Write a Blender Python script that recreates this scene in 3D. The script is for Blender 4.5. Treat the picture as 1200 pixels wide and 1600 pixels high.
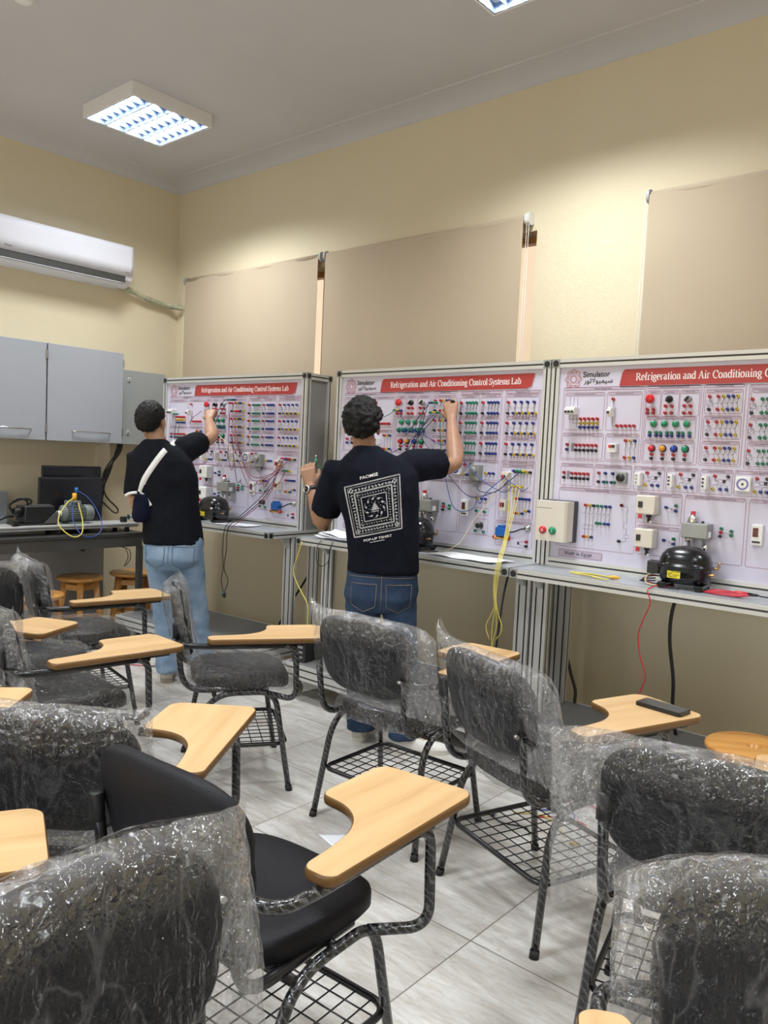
import bpy, bmesh, math, random
from mathutils import Vector, Matrix, noise
from mathutils.bvhtree import BVHTree

# ------------------------------------------------------------------ scene, camera, light
scn = bpy.context.scene
for o in list(bpy.data.objects): bpy.data.objects.remove(o)
scn.view_settings.view_transform = 'Standard'
scn.view_settings.look = 'None'
scn.view_settings.gamma = 1.0
scn.view_settings.use_curve_mapping = False
scn.view_settings.exposure = -0.22
scn.cycles.max_bounces = 10
scn.cycles.diffuse_bounces = 5
scn.cycles.glossy_bounces = 3
scn.cycles.transparent_max_bounces = 28
scn.cycles.use_denoising = True
scn.cycles.sample_clamp_indirect = 6.0

cam_d = bpy.data.cameras.new('camera'); cam = bpy.data.objects.new('camera', cam_d)
scn.collection.objects.link(cam); scn.camera = cam
cam_d.sensor_fit = 'VERTICAL'; cam_d.sensor_height = 36.0; cam_d.lens = 1232.06 / 1600 * 36.0
cam_d.clip_start = 0.05
def _cam():
    yaw, pit, rol = math.radians(130.59525), math.radians(-3.984377), math.radians(2.613758)
    f = Vector((math.cos(yaw)*math.cos(pit), math.sin(yaw)*math.cos(pit), math.sin(pit)))
    r0 = Vector((math.sin(yaw), -math.cos(yaw), 0)); u0 = r0.cross(f)
    r = r0*math.cos(rol) + u0*math.sin(rol); u = u0*math.cos(rol) - r0*math.sin(rol)
    m = Matrix((r, u, -f)).transposed().to_4x4(); m.translation = Vector((0, 0, 1.45)); return m
cam.matrix_world = _cam()

world = bpy.data.worlds.new('daylight'); scn.world = world; world.use_nodes = True
_wn = world.node_tree.nodes; _wl = world.node_tree.links
_sky = _wn.new('ShaderNodeTexSky'); _sky.sky_type = 'NISHITA'; _sky.sun_disc = False
_sky.sun_elevation = math.radians(38); _sky.sun_rotation = math.radians(200)
_wl.new(_sky.outputs[0], _wn['Background'].inputs['Color']); _wn['Background'].inputs['Strength'].default_value = 0.35

LAMP_POWER = 16.0   # each of a fixture's four tubes
FILL_POWER = 50.0  # strength of the added fill light behind the camera
LAMP_COLOR = (0.93, 0.97, 1.0)
LAMP_SPREAD = math.radians(156)

# ------------------------------------------------------------------ materials
def mat(name, col=(.8,.8,.8), rough=.5, metal=0., spec=.5, coat=0.):
    m = bpy.data.materials.new(name); m.use_nodes = True
    b = m.node_tree.nodes['Principled BSDF']
    b.inputs['Base Color'].default_value = (*col, 1); b.inputs['Roughness'].default_value = rough
    b.inputs['Metallic'].default_value = metal; b.inputs['Specular IOR Level'].default_value = spec
    b.inputs['Coat Weight'].default_value = coat; b.inputs['Coat Roughness'].default_value = .1
    return m
def nd(m, t, **k):
    n = m.node_tree.nodes.new(t)
    for a, v in k.items(): setattr(n, a, v)
    return n
def lk(m, a, b): m.node_tree.links.new(a, b)
def bsdf(m): return m.node_tree.nodes['Principled BSDF']
def coords(m, scale=(1,1,1), out='Object'):
    tc = nd(m, 'ShaderNodeTexCoord'); mp = nd(m, 'ShaderNodeMapping'); mp.inputs['Scale'].default_value = scale
    lk(m, tc.outputs[out], mp.inputs['Vector']); return mp.outputs['Vector']
def ramp(m, fac, stops):
    r = nd(m, 'ShaderNodeValToRGB'); cr = r.color_ramp
    while len(cr.elements) < len(stops): cr.elements.new(.5)
    for e, (p, c) in zip(cr.elements, stops): e.position = p; e.color = (*c, 1)
    lk(m, fac, r.inputs['Fac']); return r.outputs['Color']
def noise_tex(m, vec, scale, detail=4, rough=.55, dist=0.):
    n = nd(m, 'ShaderNodeTexNoise'); n.inputs['Scale'].default_value = scale; n.inputs['Detail'].default_value = detail
    n.inputs['Roughness'].default_value = rough; n.inputs['Distortion'].default_value = dist
    lk(m, vec, n.inputs['Vector']); return n.outputs['Fac']
def bump(m, h, strength=.2, dist=.01):
    b = nd(m, 'ShaderNodeBump'); b.inputs['Strength'].default_value = strength; b.inputs['Distance'].default_value = dist
    lk(m, h, b.inputs['Height']); return b.outputs['Normal']
def mottled(name, c0, c1, scale=6, rough=.6, bmp=.0, bscale=80, spec=.4, metal=0, stretch=(1,1,1)):
    m = mat(name, c0, rough, metal, spec)
    v = coords(m, stretch)
    lk(m, ramp(m, noise_tex(m, v, scale, 5), [(.3, c0), (.7, c1)]), bsdf(m).inputs['Base Color'])
    if bmp: lk(m, bump(m, noise_tex(m, v, bscale, 4), bmp, .004), bsdf(m).inputs['Normal'])
    return m

M = {}
M['wall'] = mottled('cream_wall_paint', (.71,.63,.455), (.68,.60,.425), 1.6, .62, .15, 60)
M['ceiling'] = mottled('ceiling_paint', (.565,.56,.57), (.535,.53,.54), 1.2, .8)
def floor_mat():
    m = mat('floor_tile', rough=.28, spec=.45)
    v = coords(m)
    mp = nd(m, 'ShaderNodeMapping'); mp.inputs['Location'].default_value = (1.25/.5105+40, -1.953/.5105+40, 0); mp.inputs['Scale'].default_value = (1/.5105,)*3
    lk(m, v, mp.inputs['Vector'])
    br = nd(m, 'ShaderNodeTexBrick'); br.offset = 0; br.squash = 1
    br.inputs['Scale'].default_value = 1; br.inputs['Mortar Size'].default_value = .0045; br.inputs['Mortar Smooth'].default_value = .1
    br.inputs['Brick Width'].default_value = 1; br.inputs['Row Height'].default_value = 1; br.inputs['Bias'].default_value = 0
    br.inputs['Color1'].default_value = (0,0,0,1); br.inputs['Color2'].default_value = (1,1,1,1)
    lk(m, mp.outputs['Vector'], br.inputs['Vector'])
    # per tile shift of the cloudy stone pattern
    sv = nd(m, 'ShaderNodeVectorMath', operation='FLOOR'); lk(m, mp.outputs['Vector'], sv.inputs[0])
    wn = nd(m, 'ShaderNodeTexWhiteNoise'); lk(m, sv.outputs[0], wn.inputs['Vector'])
    sc = nd(m, 'ShaderNodeVectorMath', operation='SCALE'); sc.inputs['Scale'].default_value = 7; lk(m, wn.outputs['Color'], sc.inputs[0])
    ad = nd(m, 'ShaderNodeVectorMath', operation='ADD'); lk(m, v, ad.inputs[0]); lk(m, sc.outputs[0], ad.inputs[1])
    st = nd(m, 'ShaderNodeMapping'); st.inputs['Scale'].default_value = (.9, 3.4, 1); lk(m, ad.outputs[0], st.inputs['Vector'])
    c1 = ramp(m, noise_tex(m, st.outputs['Vector'], 3.2, 6, .62, .6), [(.30, (.40,.37,.335)), (.50, (.55,.53,.50)), (.70, (.68,.665,.64))])
    c2 = ramp(m, noise_tex(m, st.outputs['Vector'], 11, 8, .7, 1.2), [(.38, (.80,.765,.72)), (.56, (1,1,1))])
    mu = nd(m, 'ShaderNodeMix', data_type='RGBA', blend_type='MULTIPLY'); mu.inputs['Factor'].default_value = .8
    lk(m, c1, mu.inputs['A']); lk(m, c2, mu.inputs['B'])
    mx = nd(m, 'ShaderNodeMix', data_type='RGBA'); lk(m, br.outputs['Fac'], mx.inputs['Factor'])
    lk(m, mu.outputs['Result'], mx.inputs['A']); mx.inputs['B'].default_value = (.20,.175,.15,1)
    lk(m, mx.outputs['Result'], bsdf(m).inputs['Base Color'])
    lk(m, bump(m, br.outputs['Fac'], .3, -.002), bsdf(m).inputs['Normal'])
    return m
M['floor'] = floor_mat()
def wood(name, a, b, c, rough=.3, axis=1, scale=1.):
    m = mat(name, a, rough, 0, .45)
    s = [22*scale, 22*scale, 22*scale]; s[axis] = 1.6*scale
    v = coords(m, s)
    oi = nd(m, 'ShaderNodeObjectInfo'); ad = nd(m, 'ShaderNodeVectorMath', operation='ADD'); sc = nd(m, 'ShaderNodeVectorMath', operation='SCALE')
    cb = nd(m, 'ShaderNodeCombineXYZ'); lk(m, oi.outputs['Random'], cb.inputs[0]); lk(m, oi.outputs['Random'], cb.inputs[1])
    sc.inputs['Scale'].default_value = 60; lk(m, cb.outputs[0], sc.inputs[0]); lk(m, v, ad.inputs[0]); lk(m, sc.outputs[0], ad.inputs[1])
    lk(m, ramp(m, noise_tex(m, ad.outputs[0], .55, 7, .6, .4), [(.3, c), (.5, a), (.72, b)]), bsdf(m).inputs['Base Color'])
    return m
M['beech'] = wood('beech_laminate', (.58,.375,.18), (.66,.455,.235), (.46,.275,.115), .36)
M['beech_edge'] = wood('beech_edge_band', (.15,.075,.022), (.18,.092,.03), (.12,.058,.016), .3)
M['stool'] = wood('varnished_stool_wood', (.53,.26,.07), (.62,.33,.10), (.40,.17,.035), .25, 0)
M['window_wood'] = wood('window_frame_wood', (.55,.30,.13), (.60,.34,.15), (.45,.22,.09), .4, 2)
M['leather'] = mottled('black_leatherette', (.008,.008,.010), (.012,.012,.015), 3, .5, .25, 260, .2)
M['black_tube'] = mat('black_enamel_tube', (.011,.011,.012), .25, 0, .5)
M['black_plastic'] = mat('black_plastic', (.012,.012,.013), .4)
M['rubber'] = mat('black_rubber', (.01,.01,.01), .7)
def wrapped():
    m = mat('film_wrapped_tube', (.02,.02,.02), .22, 0, .5, .5)
    v = coords(m, (34, 34, 44))
    w = nd(m, 'ShaderNodeTexWave'); w.inputs['Scale'].default_value = .6; w.inputs['Distortion'].default_value = 7; w.inputs['Detail'].default_value = 4; w.inputs['Detail Scale'].default_value = 1.6; w.bands_direction = 'DIAGONAL'
    lk(m, v, w.inputs['Vector'])
    lk(m, ramp(m, w.outputs['Fac'], [(0, (.010,.010,.011)), (.62, (.014,.014,.015)), (.86, (.035,.035,.036)), (.97, (.085,.085,.087))]), bsdf(m).inputs['Base Color'])
    lk(m, bump(m, w.outputs['Fac'], .4, .003), bsdf(m).inputs['Normal'])
    return m
M['wrapped'] = wrapped()
def film(name, gloss, slope, haze, crease, edge, bmp, rough, g2=None, h2=None, base_ruck=.12, cell=52):
    # gloss / haze: on smooth film; g2 / h2: on rucked and on loose film (mesh attributes ruck, loose)
    m = bpy.data.materials.new(name); m.use_nodes = True
    nt = m.node_tree; nt.nodes.remove(bsdf(m)); out = nt.nodes['Material Output']
    v = coords(m)
    def math_(op, a, b, c=None, clamp=False):
        n = nd(m, 'ShaderNodeMath', operation=op, use_clamp=clamp)
        for i, q in enumerate((a, b, c)):
            if q is None: continue
            if isinstance(q, (int, float)): n.inputs[i].default_value = q
            else: lk(m, q, n.inputs[i])
        return n.outputs[0]
    def fold(scale, rot, st, dist):      # sharp fold lines
        mp = nd(m, 'ShaderNodeMapping'); mp.inputs['Rotation'].default_value = rot; mp.inputs['Scale'].default_value = st; lk(m, v, mp.inputs['Vector'])
        f = noise_tex(m, mp.outputs['Vector'], scale, 2.5, .5, dist)
        return math_('MINIMUM', math_('ABSOLUTE', math_('SUBTRACT', f, .5), 0), .09)
    n1 = noise_tex(m, v, 24, 4, .6, 1.2)
    f1, f2, f3 = fold(8, (.3,.8,.4), (1,1.5,.30), .5), fold(8, (-.4,-.7,.9), (1.2,1,.35), .5), fold(34, (.9,.2,.1), (1,1,.6), 1.)
    h = math_('MULTIPLY_ADD', f1, 3.2, math_('MULTIPLY_ADD', f2, 3.2, math_('MULTIPLY_ADD', f3, 1.6, math_('MULTIPLY', n1, .55))))
    at1 = nd(m, 'ShaderNodeAttribute', attribute_name='loose').outputs['Fac']; at2 = nd(m, 'ShaderNodeAttribute', attribute_name='ruck').outputs['Fac']
    vo = nd(m, 'ShaderNodeTexVoronoi', feature='F1'); vo.inputs['Scale'].default_value = cell; lk(m, v, vo.inputs['Vector'])
    h = math_('MULTIPLY_ADD', h, 1.3, math_('MULTIPLY', vo.outputs['Distance'], math_('MULTIPLY_ADD', at2, .75, base_ruck)))
    nrm = bump(m, h, .85, bmp)
    g2 = gloss if g2 is None else g2; h2 = haze if h2 is None else h2
    gl_ = math_('MULTIPLY_ADD', at2, g2-gloss, gloss); hz = math_('MULTIPLY_ADD', at1, h2-haze, haze)
    tr = nd(m, 'ShaderNodeBsdfTransparent'); tr.inputs['Color'].default_value = (.965,.965,.97,1)
    gl = nd(m, 'ShaderNodeBsdfGlossy'); gl.inputs['Roughness'].default_value = rough; lk(m, nrm, gl.inputs['Normal'])
    df = nd(m, 'ShaderNodeBsdfDiffuse'); df.inputs['Color'].default_value = (.8,.8,.82,1)
    lw = nd(m, 'ShaderNodeLayerWeight'); lw.inputs['Blend'].default_value = .5; lk(m, nrm, lw.inputs['Normal'])
    p = math_('POWER', lw.outputs['Facing'], 2.6)
    k = math_('MULTIPLY_ADD', p, slope, gl_, True)
    line = math_('MULTIPLY', math_('SUBTRACT', 1, math_('MULTIPLY', f1, 60), None, True), math_('MULTIPLY_ADD', at1, crease, crease*.35))
    sm = math_('ADD', math_('ADD', math_('MULTIPLY', p, edge), hz), line, None, True)
    m1 = nd(m, 'ShaderNodeMixShader'); lk(m, sm, m1.inputs[0]); lk(m, tr.outputs[0], m1.inputs[1]); lk(m, df.outputs[0], m1.inputs[2])
    m2 = nd(m, 'ShaderNodeMixShader'); lk(m, k, m2.inputs[0]); lk(m, m1.outputs[0], m2.inputs[1]); lk(m, gl.outputs[0], m2.inputs[2])
    lk(m, m2.outputs[0], out.inputs['Surface'])
    return m
M['film'] = film('clear_plastic_film', .020, .22, .001, .14, .07, .016, .048, .15, .055)
M['film_seat'] = film('crinkled_seat_film', .10, .46, .001, .14, .04, .030, .05, None, None, .30, 24)
M['alu'] = mat('brushed_aluminium', (.60,.60,.585), .40, .45)
M['alu_side'] = mottled('grey_side_sheet', (.30,.30,.30), (.27,.27,.27), 2, .35, 0, 0, .5, .2)
M['worktop'] = mottled('grey_worktop_sheet', (.40,.42,.45), (.36,.38,.41), 5, .28, 0, 0, .5, .2)
M['base_grey'] = mottled('grey_base_panel', (.17,.165,.165), (.15,.147,.147), 3, .55)
M['panel'] = mat('lavender_white_panel', (.60,.575,.70), .40, 0, .4)
M['print_red'] = mat('print_red', (.40,.038,.036), .4)
M['print_dark'] = mat('print_black', (.03,.025,.03), .5)
M['print_line'] = mat('print_maroon_line', (.28,.07,.13), .5)
M['print_head'] = mat('print_header_lilac', (.47,.41,.52), .45)
M['print_white'] = mat('print_white', (.86,.85,.86), .45)
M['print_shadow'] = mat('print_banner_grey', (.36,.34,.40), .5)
for n, c in dict(red=(.50,.012,.02), black=(.008,.008,.012), blue=(.012,.03,.22), green=(.0,.20,.10), yellow=(.62,.42,.02)).items():
    M['s_'+n] = mat('socket_'+n, c, .3)
for n, c in dict(red=(.55,.01,.015), orange=(.65,.25,.01), blue=(.01,.03,.30), green=(.0,.22,.09)).items():
    M['l_'+n] = mat('lens_'+n, c, .18, 0, .5, .4)
M['white_plastic'] = mat('white_plastic', (.74,.74,.72), .35)
M['ivory'] = mat('ivory_plastic', (.66,.61,.53), .4)
M['navy_plastic'] = mat('dark_slate_plastic', (.03,.035,.05), .4)
M['grey_metal'] = mottled('grey_cast_metal', (.33,.34,.33), (.28,.29,.28), 20, .45, .1, 120, .5, .3)
M['steel'] = mat('steel', (.55,.53,.50), .3, .9)
M['chrome'] = mat('chrome', (.75,.75,.76), .15, 1.)
M['brass'] = mat('brass', (.55,.33,.12), .35, .9)
M['compressor'] = mat('black_gloss_enamel', (.004,.004,.005), .24, 0, .4, .25)
M['label_yellow'] = mat('yellow_label', (.80,.68,.02), .5)
M['ac_white'] = mat('ac_white_plastic', (.70,.71,.78), .45, 0, .3)
M['ac_dark'] = mat('ac_outlet_dark', (.045,.045,.04), .5)
M['cab_grey'] = mottled('grey_cabinet_laminate', (.37,.39,.425), (.345,.365,.40), 2, .45)
M['cab_side'] = mottled('grey_box_paint', (.36,.38,.38), (.33,.35,.35), 2, .45)
M['bench_dark'] = mottled('dark_bench_top', (.035,.034,.034), (.05,.048,.047), 8, .4)
M['bench_grey'] = mottled('bench_steel_grey', (.09,.088,.082), (.075,.073,.07), 6, .45)
M['bench_panel'] = mottled('bench_back_panel', (.34,.335,.33), (.31,.305,.30), 3, .6)
M['blind'] = mottled('beige_blind_fabric', (.50,.41,.30), (.475,.385,.28), 2.5, .8, .1, 500)
M['blind_bracket'] = mat('grey_blind_bracket', (.42,.42,.43), .4)
M['paper'] = mat('paper', (.80,.81,.84), .6)
M['skin_a'] = mottled('skin_a', (.40,.23,.14), (.34,.185,.11), 14, .5)
M['skin_b'] = mottled('skin_b', (.36,.20,.125), (.30,.155,.09), 14, .5)
M['hair'] = mottled('black_hair', (.004,.0035,.0035), (.009,.0075,.007), 90, .6, .8, 180, .25)
M['shirt'] = mottled('black_cotton', (.006,.0065,.010), (.009,.010,.014), 30, .9, .25, 240, .12)
M['shirt_b'] = mottled('washed_black_cotton', (.005,.006,.012), (.008,.009,.016), 30, .9, .25, 240, .12)
M['jeans_light'] = mottled('light_blue_denim', (.13,.205,.31), (.29,.38,.49), 6, .85, .3, 300, .2)
M['jeans_dark'] = mottled('dark_blue_denim', (.014,.027,.058), (.045,.075,.135), 5, .85, .3, 300, .2)
M['seam_light'] = mat('denim_stitch', (.10,.15,.23), .8)
M['seam_tan'] = mat('denim_tan_stitch', (.22,.17,.13), .8)
M['shoe'] = mottled('off_white_leather', (.66,.61,.53), (.60,.55,.47), 12, .5)
M['shoe_white'] = mottled('white_leather', (.76,.74,.70), (.70,.68,.64), 12, .45)
M['sole'] = mat('grey_sole', (.30,.25,.20), .7)
M['sole_white'] = mat('white_sole', (.66,.63,.57), .6)
M['sling_white'] = mat('white_webbing', (.78,.78,.77), .8)
M['sling_navy'] = mottled('navy_sling_cloth', (.004,.005,.018), (.006,.008,.024), 20, .85, 0, 0, .15)
M['print_fabric'] = mottled('white_screen_print', (.52,.52,.53), (.30,.30,.31), 40, .8)
M['lens_eye'] = mat('eye_white', (.7,.68,.65), .2)
M['lip'] = mat('lip', (.28,.11,.09), .5)
for n, c in dict(yellow=(.66,.55,.10), darkblue=(.01,.02,.07), blue=(.02,.07,.30), red=(.45,.015,.03), black=(.009,.009,.01), green=(.005,.16,.09), cream=(.60,.53,.30), maroon=(.22,.015,.05)).items():
    M['w_'+n] = mat('wire_'+n, c, .4)
M['motor'] = mottled('grey_motor_paint', (.20,.22,.21), (.16,.18,.17), 10, .45)
M['motor_green'] = mat('motor_green_grey', (.10,.15,.12), .5)
M['orange'] = mat('orange_plug', (.75,.35,.03), .4)
M['blue_plug'] = mat('blue_coil', (.01,.10,.36), .35)
M['duct'] = mat('cream_duct', (.70,.62,.46), .5)
M['screen'] = mat('monitor_screen', (.010,.011,.013), .22)
M['pipe_wrap'] = mottled('taped_pipe_wrap', (.55,.50,.34), (.24,.28,.20), 16, .6, .4, 60)
M['glass'] = mat('phone_glass', (.008,.008,.01), .08, 0, .5, .5)
def emis(name, col, s):
    m = bpy.data.materials.new(name); m.use_nodes = True; b = bsdf(m)
    b.inputs['Base Color'].default_value = (*col, 1); b.inputs['Emission Color'].default_value = (*col, 1); b.inputs['Emission Strength'].default_value = s; return m
M['tube_light'] = emis('fluorescent_tube', (.92,.96,1.), 2.5)
M['louver'] = mat('bright_louver', (.16,.22,.33), .3, .3)
M['lamp_body'] = mat('lamp_housing_white', (.80,.79,.78), .5)

# ------------------------------------------------------------------ mesh helpers
def V(*a): return Vector(a)
def rotz(a): return Matrix.Rotation(a, 3, 'Z')
def frame_of(t, up=None):
    t = t.normalized(); up = up or (V(0,0,1) if abs(t.z) < .95 else V(0,1,0))
    x = up.cross(t).normalized(); return x, t.cross(x).normalized()
class MB:
    def __init__(s): s.v=[]; s.f=[]; s.m=[]; s.s=[]
    def add(s, vs, fs, mi=0, sm=False):
        b = len(s.v); s.v += [tuple(p) for p in vs]
        for f in fs: s.f.append([b+i for i in f]); s.m.append(mi); s.s.append(sm)
        return s
    def box(s, c, sz, mi=0, R=None):
        c = Vector(c); hx, hy, hz = sz[0]/2, sz[1]/2, sz[2]/2
        ps = [V(x,y,z) for x in (-hx,hx) for y in (-hy,hy) for z in (-hz,hz)]
        if R: ps = [R @ p for p in ps]
        return s.add([c+p for p in ps], [(0,1,3,2),(4,6,7,5),(0,4,5,1),(2,3,7,6),(0,2,6,4),(1,5,7,3)], mi)
    def bb(s, x0,x1,y0,y1,z0,z1, mi=0): return s.box(((x0+x1)/2,(y0+y1)/2,(z0+z1)/2), (abs(x1-x0),abs(y1-y0),abs(z1-z0)), mi)
    def rings(s, rs, mi=0, sm=True, caps=True, closed=False):
        n = len(rs[0]); b = len(s.v); s.v += [tuple(p) for r in rs for p in r]
        L = len(rs)
        for i in range(L if closed else L-1):
            j = (i+1) % L
            for k in range(n):
                l = (k+1) % n
                s.f.append([b+i*n+k, b+i*n+l, b+j*n+l, b+j*n+k]); s.m.append(mi); s.s.append(sm)
        if caps and not closed:
            s.f.append([b+k for k in range(n)][::-1]); s.m.append(mi); s.s.append(False)
            s.f.append([b+(L-1)*n+k for k in range(n)]); s.m.append(mi); s.s.append(False)
        return s
    def tube(s, pts, r, n=10, mi=0, caps=True, closed=False, round_ends=False):
        P = [Vector(p) for p in pts]; L = len(P)
        R = list(r) if hasattr(r, '__len__') else [r]*L
        if round_ends:
            t0 = (P[0]-P[1]).normalized(); t1 = (P[-1]-P[-2]).normalized()
            pre = [(P[0]+t0*R[0]*math.sin(a), R[0]*math.cos(a)) for a in (1.45,1.1,.6)]
            post = [(P[-1]+t1*R[-1]*math.sin(a), R[-1]*math.cos(a)) for a in (.6,1.1,1.45)]
            P = [p for p,_ in pre]+P+[p for p,_ in post]; R = [q for _,q in pre]+R+[q for _,q in post]; L = len(P)
        rs = []; x = None
        for i in range(L):
            t = (P[(i+1)%L]-P[i-1]) if closed else (P[min(i+1,L-1)]-P[max(i-1,0)])
            if t.length < 1e-9: t = V(0,0,1)
            t.normalize()
            if x is None: x, y = frame_of(t)
            else:
                x = x - t*x.dot(t)
                if x.length < 1e-6: x, y = frame_of(t)
                x.normalize(); y = t.cross(x)
            rs.append([P[i]+(x*math.cos(2*math.pi*k/n)+y*math.sin(2*math.pi*k/n))*R[i] for k in range(n)])
        return s.rings(rs, mi, True, caps, closed)
    def cyl(s, p0, p1, r0, r1=None, n=20, mi=0):
        p0, p1 = Vector(p0), Vector(p1); x, y = frame_of(p1-p0); r1 = r0 if r1 is None else r1
        c = [x*math.cos(2*math.pi*k/n)+y*math.sin(2*math.pi*k/n) for k in range(n)]
        return s.rings([[p0+q*r0 for q in c],[p1+q*r1 for q in c]], mi)
    def lathe(s, prof, o=(0,0,0), ax=(0,0,1), n=28, mi=0, caps=True):
        o = Vector(o); t = Vector(ax).normalized(); x, y = frame_of(t)
        return s.rings([[o+t*h+(x*math.cos(2*math.pi*k/n)+y*math.sin(2*math.pi*k/n))*max(r,1e-4) for k in range(n)] for r,h in prof], mi, True, caps)
    def ell(s, c, rad, R=None, nu=20, nv=12, mi=0):
        c = Vector(c); rs = []
        for j in range(nv+1):
            a = -math.pi/2+math.pi*j/nv; cr = max(math.cos(a), 1e-3)
            ring = [V(rad[0]*cr*math.cos(2*math.pi*k/nu), rad[1]*cr*math.sin(2*math.pi*k/nu), rad[2]*math.sin(a)) for k in range(nu)]
            rs.append([c+(R@p if R else p) for p in ring])
        return s.rings(rs, mi)
    def prism(s, poly, o, ax, ay, az, h, mi=0, sm=False):
        o, ax, ay, az = map(Vector, (o, ax, ay, az)); n = len(poly)
        a = [o+ax*p[0]+ay*p[1] for p in poly]; b = [p+az*h for p in a]
        s.add(a+b, [[i,(i+1)%n,n+(i+1)%n,n+i] for i in range(n)], mi, sm)
        s.add(a, [list(range(n))[::-1]], mi); s.add(b, [list(range(n))], mi); return s
    def strip(s, pts, w, nrm, mi=0, closed=False):
        P = [Vector(p) for p in pts]; nrm = Vector(nrm); L = len(P); vs = []
        for i in range(L):
            t = (P[(i+1)%L]-P[i-1]) if closed else (P[min(i+1,L-1)]-P[max(i-1,0)])
            q = nrm.cross(t).normalized()*(w/2); vs += [P[i]-q, P[i]+q]
        return s.add(vs, [[2*i, 2*((i+1)%L), 2*((i+1)%L)+1, 2*i+1] for i in range(L if closed else L-1)], mi)
    def mesh(s, name, mats):
        me = bpy.data.meshes.new(name); me.from_pydata(s.v, [], s.f); 
        for m in mats: me.materials.append(m)
        me.polygons.foreach_set('material_index', s.m); me.polygons.foreach_set('use_smooth', s.s)
        me.update(); return me
    def build(s, name, mats, parent=None, bevel=0, seg=2, label=None):
        if not isinstance(mats, (list, tuple)): mats = [mats]
        o = put(name, s.mesh(name, mats), parent)
        if bevel:
            b = o.modifiers.new('bevel', 'BEVEL'); b.width = bevel; b.segments = seg; b.limit_method = 'ANGLE'; b.angle_limit = .6
        if label: o['label'] = label
        return o
def put(name, me, parent=None):
    o = bpy.data.objects.new(name, me); scn.collection.objects.link(o)
    if parent: o.parent = parent
    return o
def tag(o, label, cat, group=None, kind=None):
    o['label'] = label; o['category'] = cat
    if group: o['group'] = group
    if kind: o['kind'] = kind
    return o
def thing(name, label, cat, loc=(0,0,0), rz=0, group=None):
    o = bpy.data.objects.new(name, None); scn.collection.objects.link(o); o.location = loc; o.rotation_euler = (0,0,rz)
    o.empty_display_size = .1
    return tag(o, label, cat, group)
def struct(mb, name, m, bevel=0):
    o = mb.build(name, m, None, bevel); o['kind'] = 'structure'; return o
def cat_spline(pts, n=8):
    P = [Vector(p) for p in pts]; out = []
    for i in range(len(P)-1):
        a = P[i-1] if i else P[0]*2-P[1]; b, c = P[i], P[i+1]; d = P[i+2] if i+2 < len(P) else P[-1]*2-P[-2]
        for k in range(n):
            t = k/n; out.append(.5*((2*b)+(c-a)*t+(2*a-5*b+4*c-d)*t*t+(3*b-a-3*c+d)*t**3))
    return out+[P[-1]]
def fillet(pts, rad, n=6):
    P = [Vector(p) for p in pts]; out = [P[0]]
    for i in range(1, len(P)-1):
        r = rad[i-1] if hasattr(rad, '__len__') else rad
        a = (P[i-1]-P[i]); b = (P[i+1]-P[i]); d = min(r, a.length*.48, b.length*.48)
        p0 = P[i]+a.normalized()*d; p1 = P[i]+b.normalized()*d
        for k in range(n+1):
            t = k/n; out.append(p0*(1-t)**2+P[i]*2*t*(1-t)+p1*t*t)
    return out+[P[-1]]
def rrect(x0,y0,x1,y1,r,n=4):
    o = []
    for cx,cy,a in ((x1-r,y0+r,-90),(x1-r,y1-r,0),(x0+r,y1-r,90),(x0+r,y0+r,180)):
        for k in range(n+1):
            t = math.radians(a+90*k/n); o.append((cx+r*math.cos(t), cy+r*math.sin(t)))
    return o
def superell(a, b, e, n=40):
    return [(a*math.copysign(abs(math.cos(2*math.pi*k/n))**(2/e), math.cos(2*math.pi*k/n)), b*math.copysign(abs(math.sin(2*math.pi*k/n))**(2/e), math.sin(2*math.pi*k/n))) for k in range(n)]
def inset(poly, d):
    n = len(poly); o = []
    for i in range(n):
        a, b, c = poly[i-1], poly[i], poly[(i+1)%n]
        t = Vector((c[0]-a[0], c[1]-a[1])); t.normalize(); o.append((b[0]-t.y*d, b[1]+t.x*d))
    return o
def cable(name, pts, r, m, label, cat='cable', group=None, n=6):
    o = MB().tube(cat_spline(pts, n), r, 6).build(name, m); return tag(o, label, cat, group)
def baked(mb, voxel, smooth, name):
    me = mb.mesh(name, []); o = put(name+'_tmp', me)
    r = o.modifiers.new('r', 'REMESH'); r.mode = 'VOXEL'; r.voxel_size = voxel; r.use_smooth_shade = True
    if smooth:
        sm = o.modifiers.new('s', 'SMOOTH'); sm.iterations = smooth; sm.factor = .5
    dg = bpy.context.evaluated_depsgraph_get(); dg.update()
    res = bpy.data.meshes.new_from_object(o.evaluated_get(dg)); bpy.data.objects.remove(o); bpy.data.meshes.remove(me)
    res.name = name; return res
def ruffle(me, amp, freq, aniso=(1,1,1), seed=0, mask=None):
    me.update()
    ns = [v.normal.copy() for v in me.vertices]
    for v, nn in zip(me.vertices, ns):
        p = Vector((v.co.x*aniso[0]+seed, v.co.y*aniso[1], v.co.z*aniso[2]))*freq
        k = noise.noise(p)+.5*noise.noise(p*2.1)
        v.co += nn*(amp*k*(mask(v.co) if mask else 1))
    me.update()

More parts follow.
